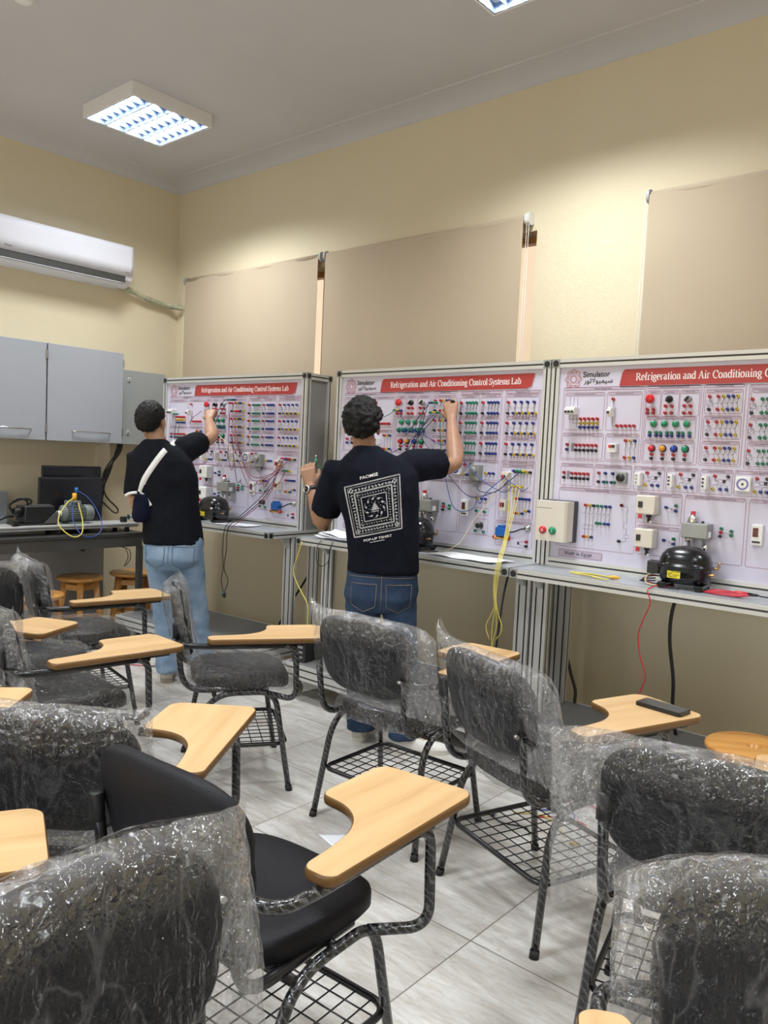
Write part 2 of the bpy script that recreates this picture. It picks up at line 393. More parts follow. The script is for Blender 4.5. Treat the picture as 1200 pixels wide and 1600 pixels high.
# ------------------------------------------------------------------ the room
XL, YB, XR, YF, ZC = -5.977, 4.08, 2.6, -3.2, 3.70
struct(MB().bb(XL-.2, XR+.2, YF-.2, YB+.2, -.1, 0), 'floor', M['floor'])
struct(MB().bb(XL-.2, XR+.2, YF-.2, YB+.2, ZC, ZC+.1), 'ceiling', M['ceiling'])
struct(MB().bb(XL-.2, XL, YF-.2, YB+.2, 0, ZC), 'wall_left', M['wall'])
struct(MB().bb(XR, XR+.2, YF-.2, YB+.2, 0, ZC), 'wall_right', M['wall'])
FO = (-4.8, 1.2, .95, 2.45)     # opening added behind the camera, only to let in fill light
w = MB().bb(XL, FO[0], YF-.2, YF, 0, ZC).bb(FO[1], XR, YF-.2, YF, 0, ZC).bb(FO[0], FO[1], YF-.2, YF, 0, FO[2]).bb(FO[0], FO[1], YF-.2, YF, FO[3], ZC)
struct(w, 'wall_front', M['wall'])
f = MB()
for k in range(5): x = FO[0]+(FO[1]-FO[0])*k/4; f.bb(x-.03, x+.03, YF-.14, YF-.08, FO[2], FO[3])
f.bb(FO[0], FO[1], YF-.14, YF-.08, FO[2], FO[2]+.05).bb(FO[0], FO[1], YF-.14, YF-.08, FO[3]-.05, FO[3])
struct(f, 'window_3', M['window_wood'])  # frame of the added opening, no window known on this wall
L = bpy.data.lights.new('window_daylight', 'AREA'); L.shape = 'RECTANGLE'; L.size = FO[1]-FO[0]; L.size_y = FO[3]-FO[2]; L.energy = FILL_POWER; L.color = (1, .985, .96)  # added fill light that brightens the wall under the benches
lo = bpy.data.objects.new('window_daylight', L); scn.collection.objects.link(lo); lo.location = ((FO[0]+FO[1])/2, YF-.17, (FO[2]+FO[3])/2); lo.rotation_euler = (math.pi/2, 0, 0)
OPEN = [(-5.70, -2.425), (-1.70, -.16)]; Z0, Z1 = 1.25, 2.80
w = MB(); xs = [XL]+[a for o in OPEN for a in o]+[XR]
for i in range(0, len(xs), 2): w.bb(xs[i], xs[i+1], YB, YB+.2, 0, ZC)
for a, b in OPEN: w.bb(a, b, YB, YB+.2, 0, Z0).bb(a, b, YB, YB+.2, Z1, ZC)
struct(w, 'wall_back', M['wall'])
for nm, pts, ax in (('trim_1', (XL, XR), 'x'), ('trim_2', (YF, YB), 'y')):
    m = MB()
    tri = [(.17*(1-math.cos(a)), .074*math.sin(a)) for a in [math.pi/2*k/10 for k in range(11)]]+[(.17, .08), (-.01, .08), (-.01, 0)]
    if ax == 'x': m.prism(tri, (XL, YB, 3.626), (0,-1,0), (0,0,1), (1,0,0), XR-XL, 0, True)
    else: m.prism(tri, (XL, YF, 3.626), (1,0,0), (0,0,1), (0,1,0), YB-YF, 0, True)
    struct(m, nm, M['ceiling'])
pane = bpy.data.materials.new('window_glass'); pane.use_nodes = True
_t = nd(pane, 'ShaderNodeBsdfTransparent'); _g = nd(pane, 'ShaderNodeBsdfGlossy'); _x = nd(pane, 'ShaderNodeMixShader'); _g.inputs['Roughness'].default_value = .03
_x.inputs[0].default_value = .08; lk(pane, _t.outputs[0], _x.inputs[1]); lk(pane, _g.outputs[0], _x.inputs[2]); lk(pane, _x.outputs[0], pane.node_tree.nodes['Material Output'].inputs['Surface'])
for i, (a, b) in enumerate(OPEN):
    f = MB(); y0, y1 = YB+.10, YB+.16
    f.bb(a, a+.06, y0, y1, Z0, Z1).bb(b-.06, b, y0, y1, Z0, Z1).bb(a, b, y0, y1, Z0, Z0+.06).bb(a, b, y0, y1, Z1-.04, Z1)
    for k in range(1, 4 if i == 0 else 2):
        c = a+(b-a)*k/(4 if i == 0 else 2); c = -4.235 if i == 0 and k == 2 else c
        f.bb(c-.04, c+.04, y0, y1, Z0, Z1)
    wn_ = struct(f, 'window_%d' % (i+1), M['window_wood'], .004)
    MB().bb(a+.05, b-.05, YB+.125, YB+.131, Z0+.05, Z1-.05).build('pane', pane, wn_)

# ------------------------------------------------------------------ roller blinds
def blind(x0, x1, lab, cap_r, cord):
    t = thing('roller_blind', lab, 'blind', (x0, YB, 0), 0, 'roller blinds on the window wall')
    W = x1-x0; z1, z0 = 2.865, 1.12
    m = MB(); n = 24
    f = [[V(W*i/n, -.058+.004*math.sin(i*.9+x0)*(1-j/8), z1-(z1-z0)*j/8) for i in range(n+1)] for j in range(9)]
    g = MB(); vs = [p for r in f for p in r]+[p+V(0,.0015,0) for r in f for p in r]; N = (n+1)*9
    fs = []
    for j in range(8):
        for i in range(n):
            q = j*(n+1)+i; fs += [[q, q+1, q+n+2, q+n+1], [N+q, N+q+n+1, N+q+n+2, N+q+1]]
    g.add(vs, fs, 0, True).build('fabric', M['blind'], t)
    MB().cyl((0.004,-.036,z1-.002), (W-.004,-.036,z1-.002), .022, n=20).build('roller_tube', M['blind'], t)
    MB().cyl((0,-.062,z0), (W,-.062,z0), .011, n=12).build('bottom_bar', M['blind_bracket'], t)
    for s, x in ((0, -.012), (1, W+.012)):
        big = (s == 1 and cap_r)
        b = MB().prism(rrect(-.03,-.035,.035,.035,.028), (x-.008, -.032, z1-.002), (0,1,0), (0,0,1), (1,0,0), .032 if big else .016)
        b.bb(x-.006, x+.01, -.03, 0, z1-.03, z1+.03)
        b.build('bracket', M['white_plastic'] if big else M['blind_bracket'], t, .003)
    xc = W+.022 if cord > 0 else -.02
    c = MB()
    for dx in (-.007, .007): c.tube([(xc+dx, -.045, z1), (xc+dx*1.2, -.047, 2.0), (xc+dx, -.045, 1.2)], .0018, 5)
    c.build('bead_cord', M['white_plastic'], t)
    return t
blind(-5.79, -4.178, 'beige roller blind nearest the room corner, above the left trainer board', False, -1)
blind(-4.107, -2.485, 'beige roller blind in the middle, behind the middle trainer board, with white end cap', True, 1)
blind(-1.737, -.12, 'beige roller blind above the right trainer board, at the right edge of the photo', False, -1)

# ------------------------------------------------------------------ ceiling lights
def ceiling_light(x0, y0, lab, shown=True):
    t = thing('ceiling_light', lab, 'ceiling light', (x0+.3, y0+.3, ZC), 0, 'square louvred ceiling lights')
    h = .088
    m = MB()
    for a in ((-.3,-.288,-.3,.3), (.288,.3,-.3,.3), (-.288,.288,-.3,-.288), (-.288,.288,.288,.3)): m.bb(*a, -h, 0)
    m.bb(-.288, .288, -.288, .288, -.012, -.002); m.build('housing', M['lamp_body'], t, .002)
    for k in range(4):
        y = -.216+.144*k
        MB().cyl((-.27, y, -.030), (.27, y, -.030), .013, n=12).build('lamp_tube', M['tube_light'], t)
        L = bpy.data.lights.new('fluorescent_glow', 'AREA'); L.shape = 'RECTANGLE'; L.size = .54; L.size_y = .026; L.energy = LAMP_POWER; L.color = LAMP_COLOR; L.spread = LAMP_SPREAD
        lo = bpy.data.objects.new('fluorescent_glow', L); scn.collection.objects.link(lo); lo.parent = t; lo.location = (0, y, -.0445)
    l = MB()
    for k in range(1, 4): l.bb(-.288, .288, -.288+.144*k-.005, -.288+.144*k+.005, -.086, -.044)
    for k in range(1, 7): l.bb(-.288+.082*k-.0012, -.288+.082*k+.0012, -.288, .288, -.084, -.050)
    for s in (-1, 1): l.bb(-.288, .288, s*.284-.003, s*.284+.003, -.087, -.04).bb(s*.284-.003, s*.284+.003, -.288, .288, -.087, -.04)
    l.build('louver', M['louver'], t)
    MB().bb(-.287, .287, -.287, .287, -.016, -.0125).build('reflector', M['louver'], t)
    return t
ceiling_light(-5.142, 2.733, 'square louvred ceiling light near the room corner, fully in view')
ceiling_light(-2.282, 2.712, 'square louvred ceiling light cut off by the top edge of the photo')
for x0, y0 in ((.58, 2.72), (-5.142, .35), (-2.282, .35), (.58, .35), (-5.142, -2.0), (-2.282, -2.0), (.58, -2.0)):
    ceiling_light(x0, y0, 'square louvred ceiling light of the room lighting grid, outside the photo')
# the sunlit building across the street, seen as a bright strip beside the blinds
o = struct(MB().bb(-14, 4, 9.0, 9.3, -1, 9), 'wall_outside', mottled('sunlit_plaster', (.78,.62,.42), (.74,.57,.38), 1.5, .8))
SUN = bpy.data.lights.new('sun', 'SUN'); SUN.energy = 2.6; SUN.angle = .01; SUN.color = (1, .93, .80)
so = bpy.data.objects.new('sun', SUN); scn.collection.objects.link(so); so.rotation_euler = Vector((.25, .62, -.75)).to_track_quat('-Z', 'Y').to_euler()
t = thing('smoke_detector', 'small white round detector on the ceiling at the top left', 'detector', (-4.19, 1.90, ZC))
MB().lathe([(.001,-.034),(.03,-.034),(.046,-.026),(.05,-.012),(.055,-.01),(.055,0)]).build('detector_body', M['lamp_body'], t)

# ------------------------------------------------------------------ air conditioner
t = thing('air_conditioner', 'white wall-mounted split air conditioner on the left wall', 'air conditioner', (XL, 2.975, 2.71))
W = .535
m = MB(); pr = [(0,.0),(.09,0),(.15,.012),(.195,.05),(.212,.09),(.218,.16),(.217,.27),(.212,.308),(.19,.32),(0,.32)]
m.prism(pr, (0,-W,0), (1,0,0), (0,0,1), (0,1,0), 2*W); m.build('housing', M['ac_white'], t, .008, 3)
m = MB(); fr = [(.2185,.085),(.2255,.16),(.2245,.275),(.2195,.312)]
vs = []; n = 40
for j, (px, pz) in enumerate(fr):
    for i in range(n+1): vs.append((px, -W+.004+(2*W-.008)*i/n, pz))
g = MB().add(vs, [[j*(n+1)+i, j*(n+1)+i+1, (j+1)*(n+1)+i+1, (j+1)*(n+1)+i] for j in range(3) for i in range(n)], 0, True)
fp = g.build('front_panel', M['ac_white'], t); sd = fp.modifiers.new('s', 'SOLIDIFY'); sd.thickness = .006
MB().bb(.135, .207, -W+.03, W-.06, .016, .084).build('air_outlet', M['ac_dark'], t, .004)
lv = MB().prism([(0,0),(.05,.02),(.052,.017),(.002,-.004)], (.160,-W+.035,.004), (1,0,0), (0,0,1), (0,1,0), 2*W-.1); lv.build('louver', M['ac_white'], t)
fins = MB()
for k in range(26): fins.bb(.18, .2085, -W+.06+k*.037, -W+.063+k*.037, .032, .068)
fins.build('outlet_fin', M['bench_grey'], t)
dots = MB()
for i in range(64):
    for k in range(4 if i % 2 else 3):
        y = -W+.03+i*.0163; z = .29-.0135*k-(.007 if i % 2 else 0)
        xx = .2195+(.275-z)/(.275-.16)*.006+.0032 if z < .275 else .2215-.0*k
        dots.box((xx, y, z), (.0012, .010, .004), 0, Matrix.Rotation(.5 if i % 2 else -.5, 3, 'X'))
dots.build('dot_pattern', mat('ac_relief', (.60,.62,.70), .35), t)
def text(s, size, parent, loc, rot, m, name='lettering', extr=.0008, align='LEFT', shear=0, offset=0., xs=1.):
    c = bpy.data.curves.new(name, 'FONT'); c.body = s; c.size = size; c.extrude = extr; c.align_x = align; c.align_y = 'CENTER'; c.shear = shear; c.offset = offset; c.resolution_u = 3
    o = bpy.data.objects.new(name, c); scn.collection.objects.link(o); dg = bpy.context.evaluated_depsgraph_get()
    me = bpy.data.meshes.new_from_object(o.evaluated_get(dg)); bpy.data.objects.remove(o); me.materials.clear(); me.materials.append(m)
    o = put(name, me, parent); o.location = loc; o.rotation_euler = rot; o.scale = (xs, 1, 1); return o
RX = (math.pi/2, 0, math.pi/2)
text('Power', .020, t, (.2235, -W+.055, .108), RX, M['bench_grey'], shear=.2)
text('2.25 HP', .010, t, (.2235, W-.075, .105), RX, M['bench_grey'])
o = MB().tube(cat_spline([(-5.90,3.45,2.73),(-5.92,3.62,2.71),(-5.93,3.78,2.675),(-5.93,3.96,2.655),(-5.86,4.045,2.65),(-5.80,4.075,2.645)], 8), [.022+.0025*math.sin(i*1.3) for i in range(41)], 12).build('refrigerant_pipe', M['pipe_wrap'])
tag(o, 'taped refrigerant pipe running from the air conditioner to the window', 'pipe')

# ------------------------------------------------------------------ grey wall cupboards and power box
def cupboard(y0, y1, lab):
    t = thing('wall_cabinet', lab, 'cabinet', (XL, y0, 1.462), 0, 'grey wall cupboards')
    w = y1-y0
    MB().bb(0, .315, .002, w-.002, 0, .70).build('body', M['cab_side'], t, .002)
    d = MB().bb(.317, .336, .003, w-.006, -.002, .702).build('door', M['cab_grey'], t, .002)
    a = w-.10-.32; MB().tube(fillet([(.336,a,.075),(.358,a+.012,.075),(.365,a+.15,.075),(.358,a+.298,.075),(.336,a+.31,.075)], .03), .006, 8).build('handle', M['chrome'], d)
    for z in (.09, .62): MB().bb(.30, .345, w-.012, w-.002, z-.03, z+.03).build('hinge', M['steel'], d)
    return t
cupboard(2.148, 2.762, 'grey wall cupboard cut off by the left edge of the photo')
cupboard(2.764, 3.378, 'grey wall cupboard fully in view below the air conditioner')
t = thing('wall_box', 'narrow lower grey wall box right of the cupboards, with two white fasteners', 'wall box', (XL, 3.46, 1.458))
MB().bb(0, .177, 0, .396, 0, .60).build('body', M['cab_side'], t, .003)
for z in (.523, .10): MB().bb(.177, .186, .045, .068, z-.014, z+.014).bb(.186,.189,.052,.061,z-.006,z+.004,1).build('fastener', [M['white_plastic'], M['black_plastic']], t)
MB().bb(.04,.075,.0,.012,.61,.68).build('hinge_pin', M['black_plastic'], t)
o = struct(MB().bb(XL, XL+.045, 3.33, 3.42, .8, 1.46), 'trim_3', M['duct'])
t = thing('wall_trunking', 'pale grey-blue trunking box along the left wall behind the bench', 'trunking', (XL, 1.6, .96))
MB().bb(0, .09, 0, 1.0, -.14, .10).build('body', mat('trunking_grey', (.30,.33,.36), .5), t, .004)
MB().bb(0, .095, 0, 1.0, .10, .112).build('lid', mat('trunking_lid', (.36,.42,.42), .5), t, .002)
for k, (a, b) in enumerate(((3.47,0),(3.485,.05),(3.49,.1),(3.50,.03),(3.51,-.03),(3.48,.14))):
    yb = 3.10+.035*k+b
    cable('power_cable', [(-5.86,a,1.46),(-5.87,a-.02,1.38),(-5.86,3.40-.01*k,1.22),(-5.85,3.30+b*.4,1.05),(-5.84,yb+.05,.93),(-5.80,yb,.90),(-5.74,yb-.05-.02*k,.93+.015*k),(-5.71,3.14,.96+.03*k)], .006, M['w_black'],
          'black power cable hanging from the grey wall box to the monitors', 'cable', 'black power cables below the wall box')

# ------------------------------------------------------------------ side bench along the left wall
t = thing('lab_bench', 'dark-topped grey steel bench along the left wall under the cupboards', 'bench', (XL+.012, 1.5, 0))
MB().bb(0, .735, 0, 1.845, .775, .80).build('worktop', M['bench_dark'], t, .004)
MB().bb(.03, .715, .02, 1.83, .695, .774).build('apron', M['bench_grey'], t, .003)
for y in (.03, 1.80):
    MB().bb(.672, .712, y, y+.04, 0, .695).build('leg', M['bench_grey'], t, .002)
    MB().bb(.03, .07, y, y+.04, 0, .695).build('leg', M['bench_grey'], t, .002)
MB().bb(.20, .215, .07, 1.80, .10, .695).build('back_panel', M['bench_panel'], t)
MB().cyl((.2155,1.62,.63), (.2185,1.62,.63), .022).build('cable_hole', M['black_plastic'], t)
def monitor(y0, y1, x, z0, z1, lab):
    t = thing('computer_monitor', lab, 'monitor', (x, (y0+y1)/2, .80)); w = (y1-y0)/2
    MB().bb(-.022, 0, -w, w, z0-.8, z1-.8).build('bezel', M['black_plastic'], t, .006)
    MB().bb(0, .002, -w+.018, w-.018, z0-.782, z1-.818).build('screen', M['screen'], t)
    MB().bb(-.05, -.022, -w*.5, w*.5, (z0+z1)/2-.89, (z0+z1)/2-.71).bb(-.045, -.02, -.03, .03, 0, (z0+z1)/2-.8).build('stand', M['black_plastic'], t, .004)
    MB().prism(superell(.09, .15, 2.6, 28), (-.03,0,.0), (1,0,0), (0,1,0), (0,0,1), .012).build('base', M['black_plastic'], t, .003)
    return t
monitor(2.66, 3.155, -5.53, .855, 1.195, 'black flat monitor standing in front of another one on the side bench')
monitor(2.765, 3.235, -5.70, .92, 1.275, 'black flat monitor at the back, against the wall behind the front monitor')
t = thing('training_base', 'silver aluminium profile base plate on black feet on the side bench', 'base plate', (-5.43, 2.10, .80))
for i, x in enumerate((-.10, -.045, .01, .065)): MB().bb(x, x+.053, 0, 1.23, .035, .068).build('profile', M['alu'], t, .004)
MB().bb(.119, .1215, 0, 1.23, .049, .054).build('edge_slot', M['black_plastic'], t)
for y in (.08, .62, 1.15):
    for x in (-.08, .09): MB().cyl((x,y,0),(x,y,.035),.018).build('foot', M['rubber'], t)
for y, x in ((.30, .09), (1.13, .06)):
    MB().bb(x-.02, x+.02, y-.012, y+.03, .068, .11).build('end_bracket', M['black_plastic'], t, .006)
MB().cyl((.06,1.16,.10),(.03,1.31,.085),.012).build('shaft_rod', M['steel'], t)
# electric motor
t = thing('electric_motor', 'small grey finned electric motor on the aluminium base plate', 'motor', (-5.42, 2.88, .868))
MB().bb(-.06, .06, -.075, .06, 0, .014).build('foot_plate', M['motor_green'], t, .003)
m = MB().cyl((0,-.085,.075), (0,.06,.075), .052, n=28)
for k in range(24):
    a = 2*math.pi*k/24; m.box((.056*math.cos(a), -.015, .075+.056*math.sin(a)), (.012, .13, .004), 0, Matrix.Rotation(-a, 3, 'Y'))
m.build('finned_body', M['motor'], t)
MB().lathe([(.056,0),(.06,.012),(.06,.05),(.05,.066),(.02,.072),(.001,.072)], (0,.058,.075), (0,1,0)).build('fan_cover', M['motor'], t)
MB().lathe([(.06,0),(.058,.02),(.03,.035),(.012,.038),(.012,.06),(.001,.06)], (0,-.08,.075), (0,-1,0)).build('end_shield', M['motor'], t)
MB().bb(-.035, .045, -.07, .02, .125, .165).build('terminal_box', M['motor'], t, .004)
for y in (-.045, -.015): MB().cyl((.045,y,.145),(.048,y,.145),.010).build('cable_gland', M['black_plastic'], t)
t = thing('plug', 'stacked orange and blue banana plugs on top of the electric motor', 'plug', (-5.41, 2.865, 1.033))
MB().cyl((0,0,0),(0,0,.055),.016).build('orange_plug', M['orange'], t, label='orange plug'); MB().cyl((0,.014,.055),(0,.014,.095),.013).build('blue_plug', M['blue_plug'], t, label='blue plug')
t = thing('coupling', 'white coupling between the black machine and the motor', 'coupling', (-5.41, 2.745, .943))
MB().lathe([(.001,0),(.02,0),(.02,.016),(.015,.018),(.015,.026),(.02,.028),(.02,.05),(.001,.05)], (0,-.01,0), (0,1,0)).build('coupling_body', M['white_plastic'], t)
t = thing('load_machine', 'black box-shaped machine with handle and hoses beside the motor', 'machine', (-5.44, 2.46, .868))
MB().bb(-.09, .08, -.03, .25, 0, .012).build('base', M['black_plastic'], t, .003)
MB().bb(-.08, .07, .03, .24, .012, .135).build('body', M['black_plastic'], t, .01, 3)
MB().bb(.03, .06, .06, .22, .135, .142).build('top_rail', M['bench_grey'], t, .003)
MB().cyl((.0,.0,.09),(.0,.045,.09),.035).cyl((.03,-.03,.10),(.03,.03,.10),.022).build('end_hub', M['black_plastic'], t)
for k in (0, 1): MB().tube(cat_spline([(.02*k,-.02,.08),(.03,-.06,.14),(.05,-.01+.03*k,.185),(.05,.05+.03*k,.17),(.04,.06,.12)],6),.008,8).build('hose', M['w_black'], t)
MB().add([(.075,.16,.012),(.075,.255,.012),(.075,.255,.10)], [(0,1,2)], 0).add([(.085,.16,.012),(.085,.255,.012),(.085,.255,.10)], [(0,2,1)], 0).add([(.075,.16,.012),(.075,.255,.10),(.085,.255,.10),(.085,.16,.012)], [(0,1,2,3)]).build('gusset', M['bench_grey'], t)
cable('hose', [(-5.42,2.43,.93),(-5.38,2.36,.93),(-5.36,2.28,.90),(-5.36,2.22,.875)], .009, M['w_black'], 'black hose leading left from the black machine', 'hose')
cable('patch_cord', [(-5.40,2.865,1.06),(-5.37,2.79,1.02),(-5.33,2.71,.93),(-5.27,2.69,.86),(-5.215,2.755,.795),(-5.215,2.82,.815),(-5.28,2.86,.90),(-5.36,2.868,1.02)], .004, M['w_yellow'], 'yellow cord looping down from the motor over the bench edge', 'cable')
cable('patch_cord', [(-5.41,2.88,1.11),(-5.36,2.94,1.06),(-5.31,2.985,.97),(-5.24,2.99,.86),(-5.215,2.93,.795),(-5.22,2.83,.80),(-5.30,2.80,.90),(-5.36,2.83,1.02)], .0035, M['w_blue'], 'blue cord looping down from the motor over the bench edge', 'cable')
cable('hanging_wire', [(-5.25,3.15,.70),(-5.23,3.21,.67),(-5.23,3.215,.60),(-5.23,3.17,.555),(-5.24,3.205,.62),(-5.25,3.19,.68),(-5.26,3.17,.70)], .003, M['w_black'], 'thin black wire loop hanging below the bench apron', 'cable')
cable('hanging_wire', [(-5.23,3.36,.80),(-5.20,3.37,.65),(-5.21,3.36,.45),(-5.20,3.38,.25),(-5.2,3.36,.02)], .003, M['w_red'], 'thin reddish wire hanging from the right end of the side bench', 'cable')

# ------------------------------------------------------------------ wooden stools
def stool(x, y, rz, lab, slot=True):
    t = thing('wooden_stool', lab, 'stool', (x, y, 0), rz, 'round varnished wooden stools')
    prof = [(.001,.432),(.14,.432),(.16,.437),(.168,.447),(.166,.458),(.158,.463),(.10,.464)] + ([(.03,.464),(.02,.462),(.017,.45),(.001,.449)] if slot else [(.001,.464)])
    MB().lathe(prof, n=48).build('seat', M['stool'], t)
    for k in range(4):
        a = math.pi/4+k*math.pi/2; c, s = math.cos(a), math.sin(a)
        q = superell(.024, .024, 6, 16); R = rotz(a)
        top = [V(.105*c,.105*s,.434)+R@V(p[0],p[1],0) for p in q]; bot = [V(.165*c,.165*s,0)+R@V(p[0]*.85,p[1]*.85,0) for p in q]
        MB().rings([bot, top], 0, True).build('leg', M['stool'], t)
        b = a+math.pi/2
        for z, f in ((.385, .112), (.14, .146)):
            p0, p1 = V(f*c, f*s, z), V(f*math.cos(b), f*math.sin(b), z); d = (p1-p0)
            MB().box((p0+p1)/2, (d.length, .018, .042 if z > .3 else .03), 0, rotz(math.atan2(d.y, d.x))).build('rail' if z > .3 else 'stretcher', M['stool'], t, .003)
    return t
stool(-5.50, 2.97, .3, 'wooden stool under the side bench, left of the two by the bench end', False)
stool(-5.50, 3.40, .75, 'wooden stool farthest right under the side bench, nearest the corner', False)
stool(-4.99, 2.40, .5, 'wooden stool standing out in front of the side bench behind the plastic-wrapped chairs', False)
stool(-.775, 3.03, .55, 'wooden stool with cracked seat and hand hole in front of the right trainer')

# ------------------------------------------------------------------ lettering with serifs (stroke-built)
def ARC(cx, cy, rx, ry, a0, a1, n=14): return [(cx+rx*math.cos(math.radians(a0+(a1-a0)*k/n)), cy+ry*math.sin(math.radians(a0+(a1-a0)*k/n))) for k in range(n+1)]
XH = .47
GL = {  # advance, strokes, serifs (x0, x1, y)
 'R': (.72, [[(.16,0),(.16,.68)], [(.16,.66)]+ARC(.34,.51,.19,.155,85,-90)+[(.16,.34)], [(.34,.35),(.62,.0)]], [(.04,.28,0),(.04,.2,.68),(.55,.74,0)]),
 'A': (.72, [[(.08,0),(.34,.68)], [(.34,.68),(.60,0)], [(.17,.23),(.51,.23)]], [(.0,.2,0),(.48,.72,0)]),
 'C': (.68, [ARC(.37,.34,.29,.34,52,308,24), [(.60,.68),(.60,.46)]], []),
 'S': (.55, [ARC(.26,.50,.19,.17,25,270,16)+ARC(.26,.175,.20,.16,90,-150,16)[1:], [(.45,.68),(.45,.50)], [(.06,.17),(.06,0)]], []),
 'L': (.62, [[(.16,0),(.16,.68)], [(.16,.02),(.56,.02),(.58,.2)]], [(.04,.28,.68),(.04,.2,0)]),
 'M': (.90, [[(.13,0),(.13,.68)], [(.13,.68),(.45,.03)], [(.45,.03),(.76,.68)], [(.76,0),(.76,.68)]], [(.02,.24,0),(.02,.15,.68),(.64,.88,0),(.74,.88,.68)]),
 'E': (.64, [[(.16,0),(.16,.68)], [(.16,.02),(.54,.02),(.57,.19)], [(.16,.66),(.52,.66),(.53,.5)], [(.16,.35),(.40,.35)], [(.41,.42),(.41,.28)]], [(.04,.2,0),(.04,.2,.68)]),
 'e': (.47, [[(.07,.26),(.41,.26)]+ARC(.24,.245,.18,.235,5,300,20)], []),
 'f': (.34, [[(.14,0),(.14,.56)]+ARC(.26,.56,.12,.12,180,55,8), [(.03,XH-.02),(.30,XH-.02)]], [(.04,.26,0)]),
 'r': (.42, [[(.13,0),(.13,XH)], [(.13,.32)]+ARC(.27,.33,.11,.13,150,45,6)], [(.03,.25,0),(.03,.13,XH)]),
 'i': (.28, [[(.14,0),(.14,XH)], [(.14,.59),(.14,.69)]], [(.03,.26,0),(.03,.14,XH)]),
 'g': (.50, [ARC(.22,.31,.15,.15,0,360,20), [(.15,.17),(.10,.09),(.34,.05),(.40,-.05)]+ARC(.24,-.09,.19,.09,10,-260,14), [(.34,.42),(.46,.45)]], []),
 'a': (.48, [ARC(.20,.34,.13,.12,150,20,8)+[(.33,.30),(.33,.08),(.40,.02),(.46,.06)], ARC(.20,.13,.13,.125,60,330,14), [(.33,.28),(.22,.25)]], []),
 't': (.32, [[(.14,.60),(.14,.10)]+ARC(.22,.10,.08,.09,180,300,6), [(.02,XH-.02),(.28,XH-.02)]], []),
 'o': (.52, [ARC(.25,.235,.19,.235,0,360,24)], []),
 'n': (.56, [[(.13,0),(.13,XH)], [(.13,.34)]+ARC(.27,.32,.14,.14,150,0,8)+[(.41,0)]], [(.03,.24,0),(.03,.13,XH),(.31,.53,0)]),
 'm': (.84, [[(.13,0),(.13,XH)], [(.13,.34)]+ARC(.27,.32,.14,.14,150,0,8)+[(.41,0)], [(.41,.34)]+ARC(.55,.32,.14,.14,150,0,8)+[(.69,0)]], [(.03,.24,0),(.03,.13,XH),(.31,.51,0),(.59,.81,0)]),
 'd': (.54, [[(.41,0),(.41,.70)], ARC(.23,.235,.17,.235,35,325,18)], [(.31,.41,.70),(.41,.53,0)]),
 'l': (.28, [[(.14,0),(.14,.70)]], [(.03,.26,0),(.03,.14,.70)]),
 'y': (.50, [[(.06,XH),(.26,.03)], [(.45,XH),(.22,-.12),(.12,-.19),(.05,-.15)]], [(0,.18,XH),(.36,.52,XH)]),
 's': (.41, [ARC(.20,.345,.13,.115,25,270,12)+ARC(.20,.12,.14,.11,90,-150,12)[1:], [(.34,.47),(.34,.36)], [(.05,.12),(.05,0)]], []),
 'b': (.54, [[(.13,0),(.13,.70)], ARC(.29,.235,.18,.235,145,-145,18)], [(.03,.13,.70)]),
 'p': (.54, [[(.13,-.2),(.13,XH)], ARC(.29,.235,.18,.235,145,-145,18)], [(.03,.13,XH),(.03,.25,-.2)]),
 ' ': (.27, [], [])}
def serif_text(mb, s, x0, z0, h, y, width=None, mi=0, thick=.135, thin=.055):
    adv = sum(GL[c][0] for c in s); k = h/.70; kx = (width/adv) if width else k; x = x0
    for c in s:
        a, st, se = GL[c]
        for p in st:
            L = len(p); vs = []
            for i in range(L):
                dx = p[min(i+1,L-1)][0]-p[max(i-1,0)][0]; dy = p[min(i+1,L-1)][1]-p[max(i-1,0)][1]; d = math.hypot(dx, dy) or 1
                w = (thin+(thick-thin)*abs(dy/d)**1.5)/2
                if c in 'AMy' and dx*dy > 0 and abs(dy/d) > .5: w = thin*.6
                vs += [(x+(p[i][0]-dy/d*w)*kx, y, z0+(p[i][1]+dx/d*w)*k), (x+(p[i][0]+dy/d*w)*kx, y, z0+(p[i][1]-dx/d*w)*k)]
            mb.add(vs, [[2*i, 2*i+1, 2*i+3, 2*i+2] for i in range(L-1)], mi)
        for a0, a1, yy in se:
            t = thin*.55; zc = z0+(yy+(t if yy < .1 else -t))*k
            mb.bb(x+a0*kx, x+a1*kx, y-.0001, y+.0001, zc-t*k, zc+t*k, mi)
        x += a*kx

